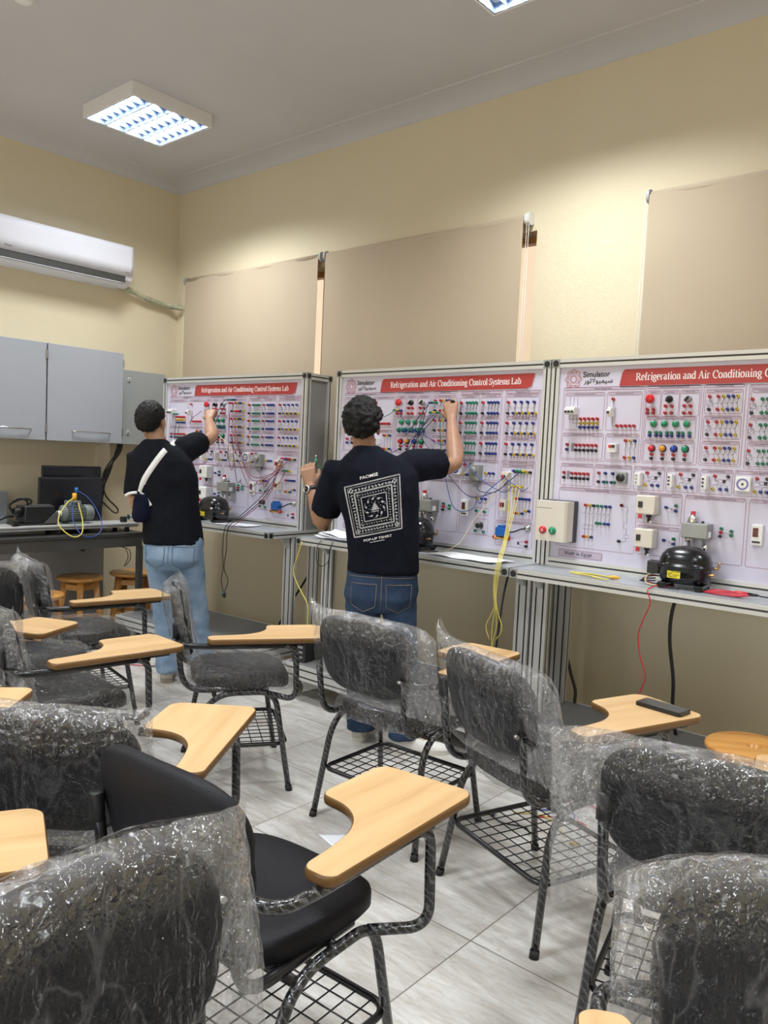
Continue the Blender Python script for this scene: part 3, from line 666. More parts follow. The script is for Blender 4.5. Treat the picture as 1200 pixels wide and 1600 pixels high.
# ------------------------------------------------------------------ the trainer boards
def profile_section(w, h):
    a, b, s, g = w/2, h/2, .0042, .009
    o = []
    def side(p0, p1, inn):
        L = math.dist(p0, p1); n = max(1, round(L/.04)); tx, ty = (p1[0]-p0[0])/L, (p1[1]-p0[1])/L; r = [p0]
        for k in range(n):
            c = L*(k+.5)/n
            for q, dep in ((c-s, 0), (c-s, g), (c+s, g), (c+s, 0)): r.append((p0[0]+tx*q+inn[0]*dep, p0[1]+ty*q+inn[1]*dep))
        return r
    o += side((-a,-b),(a,-b),(0,1)); o += side((a,-b),(a,b),(-1,0)); o += side((a,b),(-a,b),(0,-1)); o += side((-a,b),(-a,-b),(1,0)); return o
M['slot'] = mat('profile_slot_shade', (.10,.10,.102), .5, .3)  # groove shade put into the colour; the slots are bare aluminium
def profile(name, parent, p0, axis, L, w=.042, h=.042, ends=''):
    ax = {'x': ((0,1,0),(0,0,1),(1,0,0)), 'y': ((0,0,1),(1,0,0),(0,1,0)), 'z': ((1,0,0),(0,1,0),(0,0,1))}[axis]
    ww, hh = (w, h) if axis != 'y' else (h, w)
    sec = profile_section(ww, hh); mb = MB().prism(sec, p0, *ax, L); n = len(sec); inside = lambda p: abs(p[0]) < ww/2-.001 and abs(p[1]) < hh/2-.001
    for i in range(n):
        if inside(sec[i]) or inside(sec[(i+1) % n]): mb.m[i] = 1
    o = mb.build(name, [M['alu'], M['slot']], parent)
    for e in ends if False else '':
        q = Vector(p0)+Vector(ax[2])*(L if e == '+' else 0); d = Vector(ax[2])*(1 if e == '+' else -1)
        MB().box(q+d*.001, [.0021 if abs(d[i]) > .5 else (w if i != 2 else h)*.99 for i in range(3)]).build('end_plate', M['grey_metal'], o)
        MB().cyl(q, q+d*.004, .0155).build('end_cap', M['black_plastic'], o)
    return o
def socket_bm():
    m = MB(); m.lathe([(.0072,0),(.0072,.003),(.0055,.0035),(.0055,.016),(.0052,.017)], (0,0,0), (0,-1,0), 10)
    m.bb(-.004,.004,-.017,-.004,.003,.0075); m.cyl((0,-.0171,0),(0,-.0176,0),.0028,n=8,mi=1); return m
SOCK = {}
def socket_mesh(c):
    if c not in SOCK: SOCK[c] = socket_bm().mesh('terminal_socket', [M['s_'+c], M['black_plastic']])
    return SOCK[c]
C1 = dict(r='red', k='black', b='blue', g='green', y='yellow')
def layout():
    S = []
    def row(us, z, cs):
        for u, c in zip(us, cs if len(cs) > 1 else cs*len(us)): S.append((u, z, C1[c]))
    lin = lambda a, b, n: [a+(b-a)*k/(n-1) for k in range(n)]
    five = lin(.168,.256,5)
    row(five,1.678,'r'); row(five,1.657,'y'); row(five,1.637,'b'); S.append((.331,1.771,'red')); row(lin(.358,.441,5),1.646,'r')
    row(lin(.152,.258,6),1.551,'r'); row(lin(.152,.258,6),1.526,'k'); S.append((.105,1.552,'red')); S.append((.105,1.528,'blue'))
    row((.405,.428,.450),1.577,'ryb'); row((.405,.428,.450),1.498,'ryb')
    for c, dz in ((.514,0),(.597,0),(.681,0)):
        z = 1.722 if c < .55 else 1.737
        row((c-.014,c+.014), z, 'r'); row((c-.014,c+.014), 1.706, 'r')
    for c in lin(.533,.684,4): row((c-.015,c+.015),1.617,'g'); row((c-.015,c+.015),1.603,'b'); S.append((c, 1.518, 'red')) ; S.append((c, 1.499, 'black'))
    for zt, zb in ((1.777,1.721),(1.667,1.612),(1.554,1.502)): row((.775,.812,.833,.854,.874,.893), zt, 'rrybby'); row((.775,.812,.833,.854,.874,.893), zb, 'krybby')
    for zt, zb in ((1.763,1.706),(1.655,1.602),(1.546,1.493)):
        row((.952,.992,1.012,1.032,1.052), zt, 'rgggg'); row((.952,.992,1.012,1.032,1.052), zb, 'kgggg')
        row((1.094,1.130,1.149,1.168,1.188), zt, 'rbbbb'); row((1.094,1.130,1.149,1.168,1.188), zb, 'kbbbb')
        row((1.251,1.291,1.329,1.366,1.404), zt, 'rbbbb'); S.append((1.251, zb, 'black'))
        for u in (1.284,1.322,1.359,1.397): row((u, u+.018), zb, 'by')
    row(lin(.14,.225,5),1.412,'r'); row(lin(.14,.225,5),1.388,'k'); S.append((.098,1.414,'red')); S.append((.098,1.390,'black'))
    row((.282,.315,.352),1.420,'rbb'); row((.282,.310,.324,.348,.362),1.378,'kbgbg')
    for o in (0,.153,.302): row((.520+o,.576+o),1.432,'rk'); row((.514+o,.546+o,.572+o),1.376,'ybb')
    row((.995,1.035),1.430,'rk'); row((.988,1.012,1.036),1.374,'ybb'); row((1.135,1.158,1.182),1.388,'ybb')
    row(lin(.224,.349,7),1.261,'rykggbb'); row((.287,.305,.327,.346),1.178,'ggbb'); row((.224,.244,.264),1.108,'ryb'); row((.407,.407),1.273,'r'); S.append((.404,1.103,'black'))
    for zc in (1.280,1.130): S.append((.618,zc,'blue')); S.append((.662,zc+.010,'green')); S.append((.662,zc-.013,'blue'))
    row((.862,.862,.862),0,''); 
    for u, z, c in ((.866,1.206,'green'),(.864,1.189,'red'),(.862,1.172,'black'),(.908,1.198,'green'),(.908,1.180,'green'),(1.092,1.250,'yellow'),(1.118,1.250,'blue'),(1.142,1.250,'blue'),(1.088,1.183,'green'),(1.140,1.181,'green'),(1.088,1.075,'green'),(1.140,1.073,'green')): S.append((u,z,c))
    row(lin(1.314,1.405,6),1.404,'kbggyk'); row(lin(1.316,1.362,3),1.326,'y'); row(lin(1.329,1.407,5),1.265,'rbbbb'); row((1.329,1.350,1.371),1.190,'ryb'); row((1.390,1.410),1.205,'yb')
    S.append((1.405,1.046,'red')); S.append((1.405,1.023,'black'))
    return S
LAY = layout()
BOXES = [(.067,1.478,.478,1.832,1),(.076,1.626,.284,1.806,1),(.298,1.626,.468,1.806,1),(.074,1.486,.289,1.609,1),(.303,1.486,.468,1.609,1),
 (.486,1.478,.737,1.832,1),(.491,1.693,.556,1.808,1),(.561,1.693,.640,1.808,1),(.645,1.693,.730,1.808,1),(.493,1.592,.722,1.690,1),(.493,1.486,.722,1.584,1),
 (.747,1.478,.922,1.832,1),(.755,1.703,.912,1.808,1),(.755,1.594,.912,1.694,1),(.755,1.486,.912,1.584,1),
 (.936,1.470,1.210,1.825,1),(1.226,1.470,1.436,1.825,1),(1.234,1.694,1.428,1.806,1),(1.234,1.588,1.428,1.690,1),(1.234,1.480,1.428,1.582,1),
 (.077,1.353,.250,1.460,1),(.259,1.353,.442,1.460,1),(.455,1.353,.598,1.460,1),(.608,1.353,.749,1.460,1),(.758,1.353,.895,1.460,1),(.904,1.353,1.208,1.460,1),
 (.075,1.050,.478,1.342,1),(.489,1.202,.686,1.342,1),(.489,1.054,.686,1.190,1),(.700,1.054,.958,1.342,1),(.972,1.054,1.203,1.342,1),
 (1.222,1.155,1.430,1.460,1),(1.230,1.306,1.424,1.440,1),(1.230,1.162,1.424,1.300,0),(1.212,1.012,1.432,1.146,1),
 (1.075,1.228,1.160,1.268,0),(1.075,1.162,1.160,1.200,0),(1.075,1.060,1.160,1.142,0)]
for zt, zb in ((1.806,1.695),(1.690,1.588),(1.582,1.480)): BOXES += [(.944,zb,1.066,zt,1),(1.076,zb,1.202,zt,1)]
HEADS = {0:'Power Supply Unit', 5:'Control and Push Button Unit', 11:'Contactor Unit', 26:'Star Delta Protection Unit', 29:'Oil Differential Pressure Control Unit', 15:'Auxiliary Contact Unit', 16:'Change Over Unit'}
def printed(parent):
    y = -.0007; m = MB(); N = (0,-1,0)
    for i, (u0,z0,u1,z1,h) in enumerate(BOXES):
        m.strip([(p[0], y, p[1]) for p in rrect(u0,z0,u1,z1,.008,4)], .0016, N, 0, True)
        if h:
            hh = .012; a, b = u0+.006, u1-.006
            m.add([(p[0], y-.0003, p[1]) for p in rrect(a, z1-hh-.002, b, z1-.001, .0045, 3)], [list(range(16))], 1)
            m.strip([(p[0], y-.0005, p[1]) for p in rrect(a, z1-hh-.002, b, z1-.001, .0045, 3)], .0011, N, 0, True)
            if i not in HEADS:
                w = (b-a)*.28; c = (a+b)/2; rnd = random.Random(i)
                q = c-w
                while q < c+w: L = .002+rnd.random()*.005; m.bb(q, min(q+L, c+w), y-.0007, y-.0006, z1-.0088, z1-.0058, 2); q += L+.0018
    L = lambda pts, w=.0016: m.strip([(p[0], y-.0002, p[1]) for p in pts], w, N, 2)
    cols = [((.812,.833,.854,.874,.893), ((1.777,1.721),(1.667,1.612),(1.554,1.502))), ((.992,1.012,1.032,1.052), ((1.763,1.706),(1.655,1.602),(1.546,1.493))), ((1.130,1.149,1.168,1.188), ((1.763,1.706),(1.655,1.602),(1.546,1.493))), ((1.291,1.329,1.366,1.404), ((1.763,1.706),(1.655,1.602),(1.546,1.493)))]
    for us, zz in cols:
        for zt, zb in zz:
            zm = (zt+zb)/2
            for u in us: L([(u, zt), (u, zm+.012), (u-.006, zm-.006)]); L([(u-.001, zm-.008), (u-.001, zb)])
            L([(us[0]-.03, zm), (us[-1], zm)], .0008)
            c = us[0]-.038; L([(c,zt),(c,zm+.011)]); L([(c,zm-.011),(c,zb)]); m.strip([(c-.012,y,zm-.010),(c+.012,y,zm-.010),(c+.012,y,zm+.010),(c-.012,y,zm+.010)], .0014, N, 2, True); L([(c-.008,zm-.009),(c+.008,zm+.009)])
    for k in range(3): L([(.105+.02*k, 1.785),(.105+.02*k, 1.735)]); L([(.105+.02*k, 1.70),(.105+.02*k, 1.678-.02*k),(.16, 1.678-.02*k)])
    L([(.331,1.76),(.331,1.735)]); L([(.331,1.69),(.331,1.646),(.352,1.646)])
    for u in (.405,.428,.450): L([(u,1.57),(u,1.548),(u-.006,1.532)]); L([(u,1.53),(u,1.505)])
    for u0, zc, n in ((.132,1.540,7),(.118,1.402,7)):
        for k in range(n): L([(u0-.008, zc-.018+.006*k),(u0+.008, zc-.016+.006*k)], .003)
        L([(u0-.02,zc+.03),(u0-.02,zc-.03)], .001)
    for u in (.224,.244,.264,.285,.305,.327,.347):
        L([(u,1.255),(u,1.235),(u-.006,1.220)]); L([(u,1.218),(u,1.182 if u > .28 else 1.165)])
        if u < .28: L([(u,1.145),(u,1.112)]); L([(u-.004,1.165),(u+.004,1.158),(u-.004,1.151),(u,1.145)])
    m.strip([(.213,y,1.146),(.275,y,1.146),(.275,y,1.166),(.213,y,1.166)], .0014, N, 2, True); L([(.2,1.222),(.352,1.222)], .0008)
    L([(.407,1.268),(.435,1.268),(.435,1.24),(.428,1.226)]); L([(.435,1.224),(.435,1.19),(.42,1.19),(.42,1.165),(.435,1.165),(.435,1.135)]); m.strip([(.425,y,1.120),(.448,y,1.120),(.448,y,1.135),(.425,y,1.135)], .0014, N, 2, True); L([(.435,1.12),(.435,1.103),(.41,1.103)])
    for zc in (1.280,1.130): L([(.622,zc),(.650,zc-.006),(.660,zc-.013)], .0018); L([(.64,zc-.005),(.645,zc-.014)]); m.strip([(.635,y,zc-.022),(.652,y,zc-.022),(.652,y,zc-.014),(.635,y,zc-.014)], .0012, N, 2, True)
    L([(.868,1.189),(.893,1.186),(.906,1.181)], .0018); m.strip([(.876,y,1.168),(.893,y,1.168),(.893,y,1.177),(.876,y,1.177)], .0012, N, 2, True)
    for o in (0,.153,.302,.47):
        L([(.520+o,1.425),(.520+o,1.412),(.535+o,1.412)]); m.strip([(.535+o,y,1.404),(.565+o,y,1.404),(.565+o,y,1.418),(.535+o,y,1.418)], .0015, N, 2, True); m.bb(.552+o,.565+o,y-.0004,y,1.404,1.418,2); L([(.565+o,1.412),(.576+o,1.425)])
        for u in (.514,.546): L([(u+o,1.382),(u+o,1.394),(u+.02+o,1.397)])
        L([(.572+o,1.382),(.574+o,1.394)])
    for k in range(6): L([(1.314+.0182*k,1.398),(1.310+.0182*k,1.37),(1.316+.0182*k,1.335)], .001)
    for k in range(5): L([(1.329+.0195*k,1.258),(1.329+.0195*k,1.235),(1.325+.0195*k,1.222),(1.331+.0195*k,1.21),(1.329+.0195*k,1.197)], .0012)
    L([(1.355,1.035),(1.37,1.045),(1.40,1.045)]); L([(1.355,1.035),(1.37,1.023),(1.40,1.023)]); m.bb(1.348,1.358,y-.0004,y,1.027,1.043,2)
    for c in (.514,.597,.681):
        for z in (1.737,1.706): L([(c-.022,z-.003),(c+.022,z-.003)], .001)
    o = m.build('printed_diagram', [M['print_line'], M['print_head'], M['print_dark']], parent)
    for i, s in HEADS.items():
        u0,z0,u1,z1,_ = BOXES[i]; text(s, .0115, parent, ((u0+u1)/2, y-.0009, z1-.0078), (math.pi/2,0,0), M['print_dark'], 'header_lettering', .0001, 'CENTER')
    # red banner with a grey edge, logo, tag plate
    def banner(dx, dz, yy, mi, mb):
        p = [(.374,1.908),(.364,1.893),(.354,1.834),(1.352,1.834),(1.380,1.846),(1.396,1.909),(1.396,1.911),(.385,1.911)]
        mb.prism([(a+dx,b+dz) for a, b in p], (0,yy,0), (1,0,0), (0,0,1), (0,-1,0), .0004, mi)
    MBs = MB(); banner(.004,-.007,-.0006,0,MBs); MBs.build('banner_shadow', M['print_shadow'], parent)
    b = MB(); banner(0,0,-.0011,0,b); bo = b.build('banner', M['print_red'], parent)
    tm = MB(); serif_text(tm, 'Refrigeration and Air Conditioning Control Systems Lab', .432, 1.858, .034, -.0018, .885); tm.build('title_lettering', M['print_white'], bo)
    lg = MB(); cu, cz = .115, 1.872
    for k in range(8):
        a = 2*math.pi*k/8; c = (cu+.031*math.cos(a), cz+.035*math.sin(a))
        for r, w in ((.0125,.0024),(.0062,.0020)):
            arc = [(c[0]+r*math.cos(a+t*math.pi/10), -.0008, c[1]+r*1.1*math.sin(a+t*math.pi/10)) for t in (range(-7, 8) if r > .01 else range(0, 20))]
            lg.strip(arc, w, (0,-1,0), 0, r < .01)
    for r in (.0185,.0135): lg.strip([(cu+r*math.cos(t*math.pi/16), -.0008, cz+r*1.1*math.sin(t*math.pi/16)) for t in range(32)], .002, (0,-1,0), 0, True)
    lg.build('flower_logo', M['print_red'], parent)
    text('Simulator', .036, parent, (.164,-.001,1.892), (math.pi/2,0,0), M['print_dark'], 'logo_lettering', .0001, offset=.0009)
    ar = ''.join(chr(c) for c in (0xFEB3,0xFEF4,0xFEE4,0xFEF4,0xFEEE,0xFEFB,0xFE97,0xFEEE,0xFEAE))
    text(ar[::-1], .034, parent, (.172,-.001,1.862), (math.pi/2,0,0), M['print_dark'], 'arabic_lettering', .0001, offset=.0005)
    tg = MB().prism(rrect(.092,1.000,.322,1.034,.006), (0,-.0004,0), (1,0,0), (0,0,1), (0,-1,0), .0006).build('made_in_plate', M['print_head'], parent)
    bd = MB().strip([(p[0], -.0012, p[1]) for p in rrect(.092,1.000,.322,1.034,.006)], .0018, (0,-1,0), 0, True); bd.build('plate_border', M['print_line'], tg)
    tm = MB(); serif_text(tm, 'Made in Egypt', .125, 1.011, .017, -.0013, .145); tm.build('plate_lettering', M['print_dark'], tg)
def device_parts(parent, starter):
    P = parent
    def knob(u, z, m, r=.012, d=.018, ring='chrome', nm='pilot_light'):
        o = MB().lathe([(r,0),(r,d*.6),(r*.8,d),(.001,d*1.05)], (u,-.004,z), (0,-1,0), 20).build(nm, m, P)
        MB().lathe([(r*1.25,0),(r*1.25,.005),(r*.95,.006)], (u,0,z), (0,-1,0), 20, 0, True).build('bezel_ring', M[ring], o); return o
    for u in (.533,.583,.634,.684): knob(u, 1.658, M['l_green'], .0135, .016, 'grey_metal', 'push_button')
    for u, c in zip((.531,.582,.633,.684), ('red','orange','blue','green')): knob(u, 1.546, M['l_'+c], .0135, .018, 'black_plastic')
    MB().lathe([(.009,0),(.009,.014),(.020,.016),(.021,.024),(.016,.030),(.001,.032)], (.514,0,1.770), (0,-1,0), 24).build('emergency_button', M['l_red'], P)
    for u in (.597,.681):
        o = MB().lathe([(.016,0),(.016,.008),(.011,.010),(.011,.016),(.001,.016)], (u,0,1.769), (0,-1,0), 20).build('selector_switch', M['grey_metal' if u > .65 else 'black_plastic'], P)
        MB().box((u,-.022,1.769), (.008,.014,.026), 0, Matrix.Rotation(.7, 3, 'Y')).build('switch_lever', M['black_plastic'], o, .002)
    o = MB().bb(.100,.152,-.042,0,1.698,1.735).bb(.100,.152,-.050,-.040,1.708,1.727).build('circuit_breaker', M['white_plastic'], P, .002)
    for k in range(3): MB().bb(.106+.017*k,.114+.017*k,-.060,-.048,1.706,1.716).build('toggle', M['black_plastic'], o)
    o = MB().bb(.320,.340,-.042,0,1.688,1.732).bb(.320,.340,-.050,-.040,1.700,1.722).build('circuit_breaker', M['white_plastic'], P, .002); MB().bb(.325,.335,-.060,-.048,1.702,1.712).build('toggle', M['black_plastic'], o)
    o = MB().bb(.327,.370,-.034,0,1.520,1.562).build('overload_relay', M['white_plastic'], P, .002); MB().bb(.335,.350,-.037,-.033,1.542,1.556).build('red_button', M['s_red'], o); MB().bb(.352,.365,-.037,-.033,1.542,1.556).build('dark_window', M['black_plastic'], o)
    o = MB().bb(.374,.424,-.020,0,1.378,1.430).build('timer', M['grey_metal'], P, .002); MB().lathe([(.019,0),(.019,.010),(.001,.011)], (.399,-.020,1.404), (0,-1,0)).build('timer_dial', M['black_plastic'], o)
    for u, gm in ((.486,'white_plastic'),(.638,'white_plastic'),(.788,'white_plastic')):
        w = .014 if u < .5 else .010
        o = MB().bb(u-w,u+w,-.040,0,1.372,1.432).build('relay_module', M[gm], P, .002)
        for k in range(3): MB().cyl((u-.004,-.040,1.386+.016*k),(u-.004,-.044,1.386+.016*k),.0045,n=10).build('dial', M['print_dark' if u > .5 else 'grey_metal'], o)
    o = MB().bb(.912,.974,-.022,0,1.373,1.435).build('clock_timer', M['white_plastic'], P, .003)
    MB().strip([(.943+.021*math.cos(t*math.pi/16),-.0225,1.404+.021*math.sin(t*math.pi/16)) for t in range(32)], .008, (0,-1,0), 0, True).build('clock_ring', M['l_blue'], o)
    MB().cyl((.943,-.022,1.404),(.943,-.024,1.404),.005,n=12).build('clock_hub', M['print_dark'], o)
    MB().bb(1.052,1.112,-.045,0,1.345,1.432).lathe([(.020,0),(.020,.02),(.001,.022)], (1.082,-.044,1.400), (0,-1,0)).cyl((1.082,-.02,1.345),(1.082,-.02,1.315),.016).build('thermostat', M['grey_metal'], P, .004)
    for zc in (1.280,1.128):
        o = MB().bb(.498,.586,-.060,0,zc-.037,zc+.050).build('pressure_switch', M['ivory'] if starter else M['white_plastic'], P, .006, 3)
        MB().bb(.510,.530,-.063,-.059,zc-.006,zc+.022).build('scale_window', M['black_plastic'], o); MB().bb(.512,.528,-.062,-.056,zc-.056,zc-.036).build('red_tag', M['s_red'], o)
        MB().lathe([(.012,0),(.012,-.012),(.007,-.014),(.007,-.035)], (.551,-.03,zc-.037)).build('pressure_port', M['black_plastic'], o); MB().ell((.562,-.03,zc-.068), (.011,.011,.009)).build('flare_nut', M['chrome'], o)
    o = MB().bb(.716,.830,-.075,0,1.158,1.224).build('oil_pressure_switch', M['grey_metal'], P, .004)
    MB().lathe([(.020,0),(.024,.004),(.018,.008),(.024,.012),(.018,.016),(.022,.022),(.010,.026),(.010,.034)], (.752,-.036,1.224)).build('bellows', M['steel'], o)
    MB().bb(.744,.760,-.044,-.028,1.258,1.274).build('red_cap', M['s_red'], o); MB().bb(.79,.80,-.04,-.03,1.224,1.234).build('reset_button', M['black_plastic'], o)
    MB().lathe([(.018,0),(.022,-.006),(.017,-.012),(.020,-.020),(.008,-.024),(.008,-.040)], (.742,-.036,1.158)).build('bellows', M['steel'], o); MB().lathe([(.010,0),(.010,-.012),(.007,-.014),(.007,-.035)], (.806,-.036,1.158)).build('pressure_port', M['grey_metal'], o)
    MB().ell((.812,-.034,1.118), (.012,.012,.016)).build('flare_nut', M['chrome'], o); MB().bb(.8295,.8315,-.06,-.03,1.165,1.19).build('paper_label', M['print_white'], o)
    o = MB().bb(.992,1.036,-.020,0,1.150,1.238).build('digital_meter', M['white_plastic'], P, .003); MB().bb(.999,1.020,-.0225,-.019,1.186,1.224).build('display', M['maroon_display'], o); MB().bb(.998,1.030,-.022,-.019,1.160,1.168).build('key_row', M['print_dark'], o)
    o = MB().lathe([(.020,0),(.020,.008),(.015,.010),(.014,.028),(.001,.029)], (1.112,0,1.106), (0,-1,0)).build('potentiometer', M['black_plastic'], P); MB().strip([(1.112+.017*math.cos(t*math.pi/14),-.0105,1.106+.017*math.sin(t*math.pi/14)) for t in range(28)], .005, (0,-1,0), 0, True).build('silver_ring', M['chrome'], o)
    for zc in (1.371,1.228):
        o = MB().bb(1.253,1.290,-.045,0,zc-.030,zc+.030).build('motor_starter', M['ivory'], P, .003); MB().bb(1.258,1.268,-.048,-.044,zc-.010,zc+.014).bb(1.272,1.282,-.048,-.044,zc-.010,zc+.014,1).build('starter_buttons', [M['s_red'], M['black_plastic']], o)
    o = MB().bb(1.242,1.302,-.055,-.010,1.068,1.112).bb(1.252,1.292,-.05,-.015,1.112,1.124).build('solenoid_coil', M['blue_plug'], P, .003); v = MB().lathe([(.012,-.040),(.014,-.034),(.009,-.03),(.009,.03),(.014,.034),(.012,.040)], (1.270,-.032,1.056), (1,0,0)).build('valve_body', M['brass'], o)
    for s in (-1, 1): MB().cyl((1.270+s*.030,-.032,1.056),(1.270+s*.048,-.032,1.056),.011).build('red_cap', M['s_red'], v)
    MB().lathe([(.018,0),(.018,.006),(.012,.008),(.012,.022),(.001,.022)], (1.406,0,1.116), (0,-1,0)).build('connector', M['steel'], P)
    MB().tube(cat_spline([(1.406,-.022,1.116),(1.385,-.035,1.112),(1.345,-.038,1.095),(1.300,-.035,1.088)],6), .004, 8).build('coil_cable', M['w_black'], P)
    if starter:
        o = MB().prism([(0,0),(0,-.10),(.012,-.115),(.165,-.115),(.175,-.10),(.175,0)], (.004,0,1.078), (1,0,0), (0,1,0), (0,0,1), .195).build('motor_starter_box', M['ivory'], P, .006, 3)
        MB().bb(.0005,.183,-.036,-.0005,1.074,1.277).build('back_box', M['navy_plastic'], o, .003)
        for u, m in ((.060,'l_red'),(.112,'l_green')):
            k = MB().lathe([(.019,0),(.019,.006),(.014,.008),(.014,.012),(.001,.012)], (u,-.115,1.130), (0,-1,0)).build('push_button', M[m], o)
            if u < .1: MB().strip([(u+.005*math.cos(t*math.pi/8),-.1275,1.130+.005*math.sin(t*math.pi/8)) for t in range(16)], .002, (0,-1,0), 0, True).build('stop_mark', M['print_white'], k)
            else: MB().bb(u-.001,u+.001,-.1276,-.1274,1.124,1.136).build('start_mark', M['print_white'], k)
        MB().bb(.02,.10,-.1155,-.1145,1.238,1.2395).bb(.085,.095,-.08,-.06,1.273,1.2735).build('lid_seam', M['print_dark'], o)
M['maroon_display'] = mat('maroon_display', (.10,.015,.02), .2)
def trainer(x, y, rz, lab, starter=False):
    t = thing('control_trainer', lab, 'training board', (x, y, 0), rz, 'refrigeration control training boards')
    W, zt, zb, k = 1.49, 1.972, .946, .042
    profile('post', t, (k/2, k/2-.012, zb), 'z', zt-zb-k); profile('post', t, (W-k/2, k/2-.012, zb), 'z', zt-zb-k)
    profile('top_rail', t, (0, k/2-.012, zt-k/2), 'x', W, ends='-+'); profile('bottom_rail', t, (k, k/2-.012, zb+k/2), 'x', W-2*k)
    D = .215
    for u in (k/2, W-k/2):
        profile('rear_post', t, (u, D, zb), 'z', zt-zb-k); profile('side_rail', t, (u, k-.012, zt-k/2), 'y', D-k/2+.012+.021-.021, ends='-' if u > 1 else '')
        MB().bb(u-.003, u+.003, k-.012, D-k/2, zb, zt-k).build('side_sheet', M['alu_side'], t)
    profile('rear_rail', t, (0, D, zt-k/2), 'x', W, ends='+')
    MB().bb(k, W-k, D-.01, D-.006, zb, zt-k).build('rear_sheet', M['alu_side'], t)
    pn = MB().bb(k, W-k, 0, .006, zb+k, zt-k).build('panel', M['panel'], t)
    printed(t); device_parts(t, starter)
    order = sorted(range(len(LAY)), key=lambda i: (LAY[i][2] in ('black',), (i*37) % 101))
    near = sorted(range(len(LAY)), key=lambda i: -LAY[i][0] if not starter else LAY[i][0])
    if starter: near = [i for i in near if True]
    for i in near[:100]:
        u, z, c = LAY[i]; o = put('terminal_socket', socket_mesh(c), t); o.location = (u, -.001, z)
    cols = list(C1.values()); m = MB(); q = socket_bm()
    for i in near[100:]:
        u, z, c = LAY[i]; b = len(m.v); m.v += [(a+u, bb_-.001, cc+z) for a, bb_, cc in q.v]
        for f, mi, sm in zip(q.f, q.m, q.s): m.f.append([j+b for j in f]); m.m.append(cols.index(c) if mi == 0 else 1); m.s.append(sm)
    o = m.build('terminal_sockets', [M['s_'+c] for c in cols], t); o['kind'] = 'stuff'
    # worktop
    F = -.305
    profile('front_rail', t, (0, F+k/2, zb-k/2-.001), 'x', W, ends='-+')
    for u in (k/2, W-k/2): profile('worktop_rail', t, (u, F+k, zb-k/2-.001), 'y', D-F-k)
    MB().bb(.01, W-.01, F+.02, D, zb-.002, zb+.0015).build('worktop', M['worktop'], t)
    for u, sx in ((0, -1), (W, 1)):
        for yy, zz in ((-.0125, zt-k/2), (F, zb-k/2-.001)):
            c = (u-sx*k/2, yy+k/2, zz); o = MB().box(c, (k+.001, k+.001, k+.001)).build('corner_block', M['grey_metal'], t)
            MB().cyl((c[0], yy, zz), (c[0], yy-.003, zz), .0155).cyl((u, c[1], zz), (u+sx*.003, c[1], zz), .0155).build('corner_cap', M['black_plastic'], o)
        o = MB().box((u-sx*k/2, D, zt-k/2), (k+.001,)*3).build('corner_block', M['grey_metal'], t); MB().cyl((u, D, zt-k/2), (u+sx*.003, D, zt-k/2), .0155).build('corner_cap', M['black_plastic'], o)
    # legs, base
    for u in (.045, W-.045):
        for v in (-.06, .17): profile('leg', t, (u, v, .21), 'z', zb-.042-.212, .082, .042)
        MB().prism([(0,0),(.07,0),(0,-.07)], (u-.015,-.085 if 1 else 0,zb-.045), (0,-1,0), (0,0,1), (1,0,0), .03).build('gusset', M['alu'], t)
    B0, B1 = -.40, .235
    for v in (B0+.02, B1-.02): profile('base_rail', t, (.02, v, .165), 'x', W-.04, .042, .085)
    for u in (.04, W-.04): profile('base_side', t, (u, B0+.042, .165), 'y', B1-B0-.084, .042, .085)
    MB().bb(.05, W-.05, B0+.03, B1-.03, .198, .212).build('base_panel', M['base_grey'], t)
    for u in (.10, W-.10):
        for v in (B0+.05, B1-.06):
            c = MB().bb(u-.02,u+.02,v-.02,v+.02,.116,.121).bb(u-.016,u-.013,v-.018,v+.022,.04,.117).bb(u+.013,u+.016,v-.018,v+.022,.04,.117).build('caster', M['steel'], t)
            MB().lathe([(.001,-.011),(.036,-.011),(.041,-.006),(.041,.006),(.036,.011),(.001,.011)], (u,v+.008,.0415), (1,0,0), 28).build('wheel', mat('cream_wheel', (.50,.50,.36), .4) if 'cream_wheel' not in bpy.data.materials else bpy.data.materials['cream_wheel'], c)
    return t
a1 = math.radians(3.1)
trainer(-3.746-1.49*math.cos(a1), 3.56-1.49*math.sin(a1), a1, 'left trainer board, in front of the man with the arm sling')
trainer(-3.476, 3.56, 0, 'middle trainer board, in front of the man in the printed t-shirt')
trainer(-1.974, 3.552, 0, 'right trainer board with ivory starter box, cut off by the right photo edge', True)

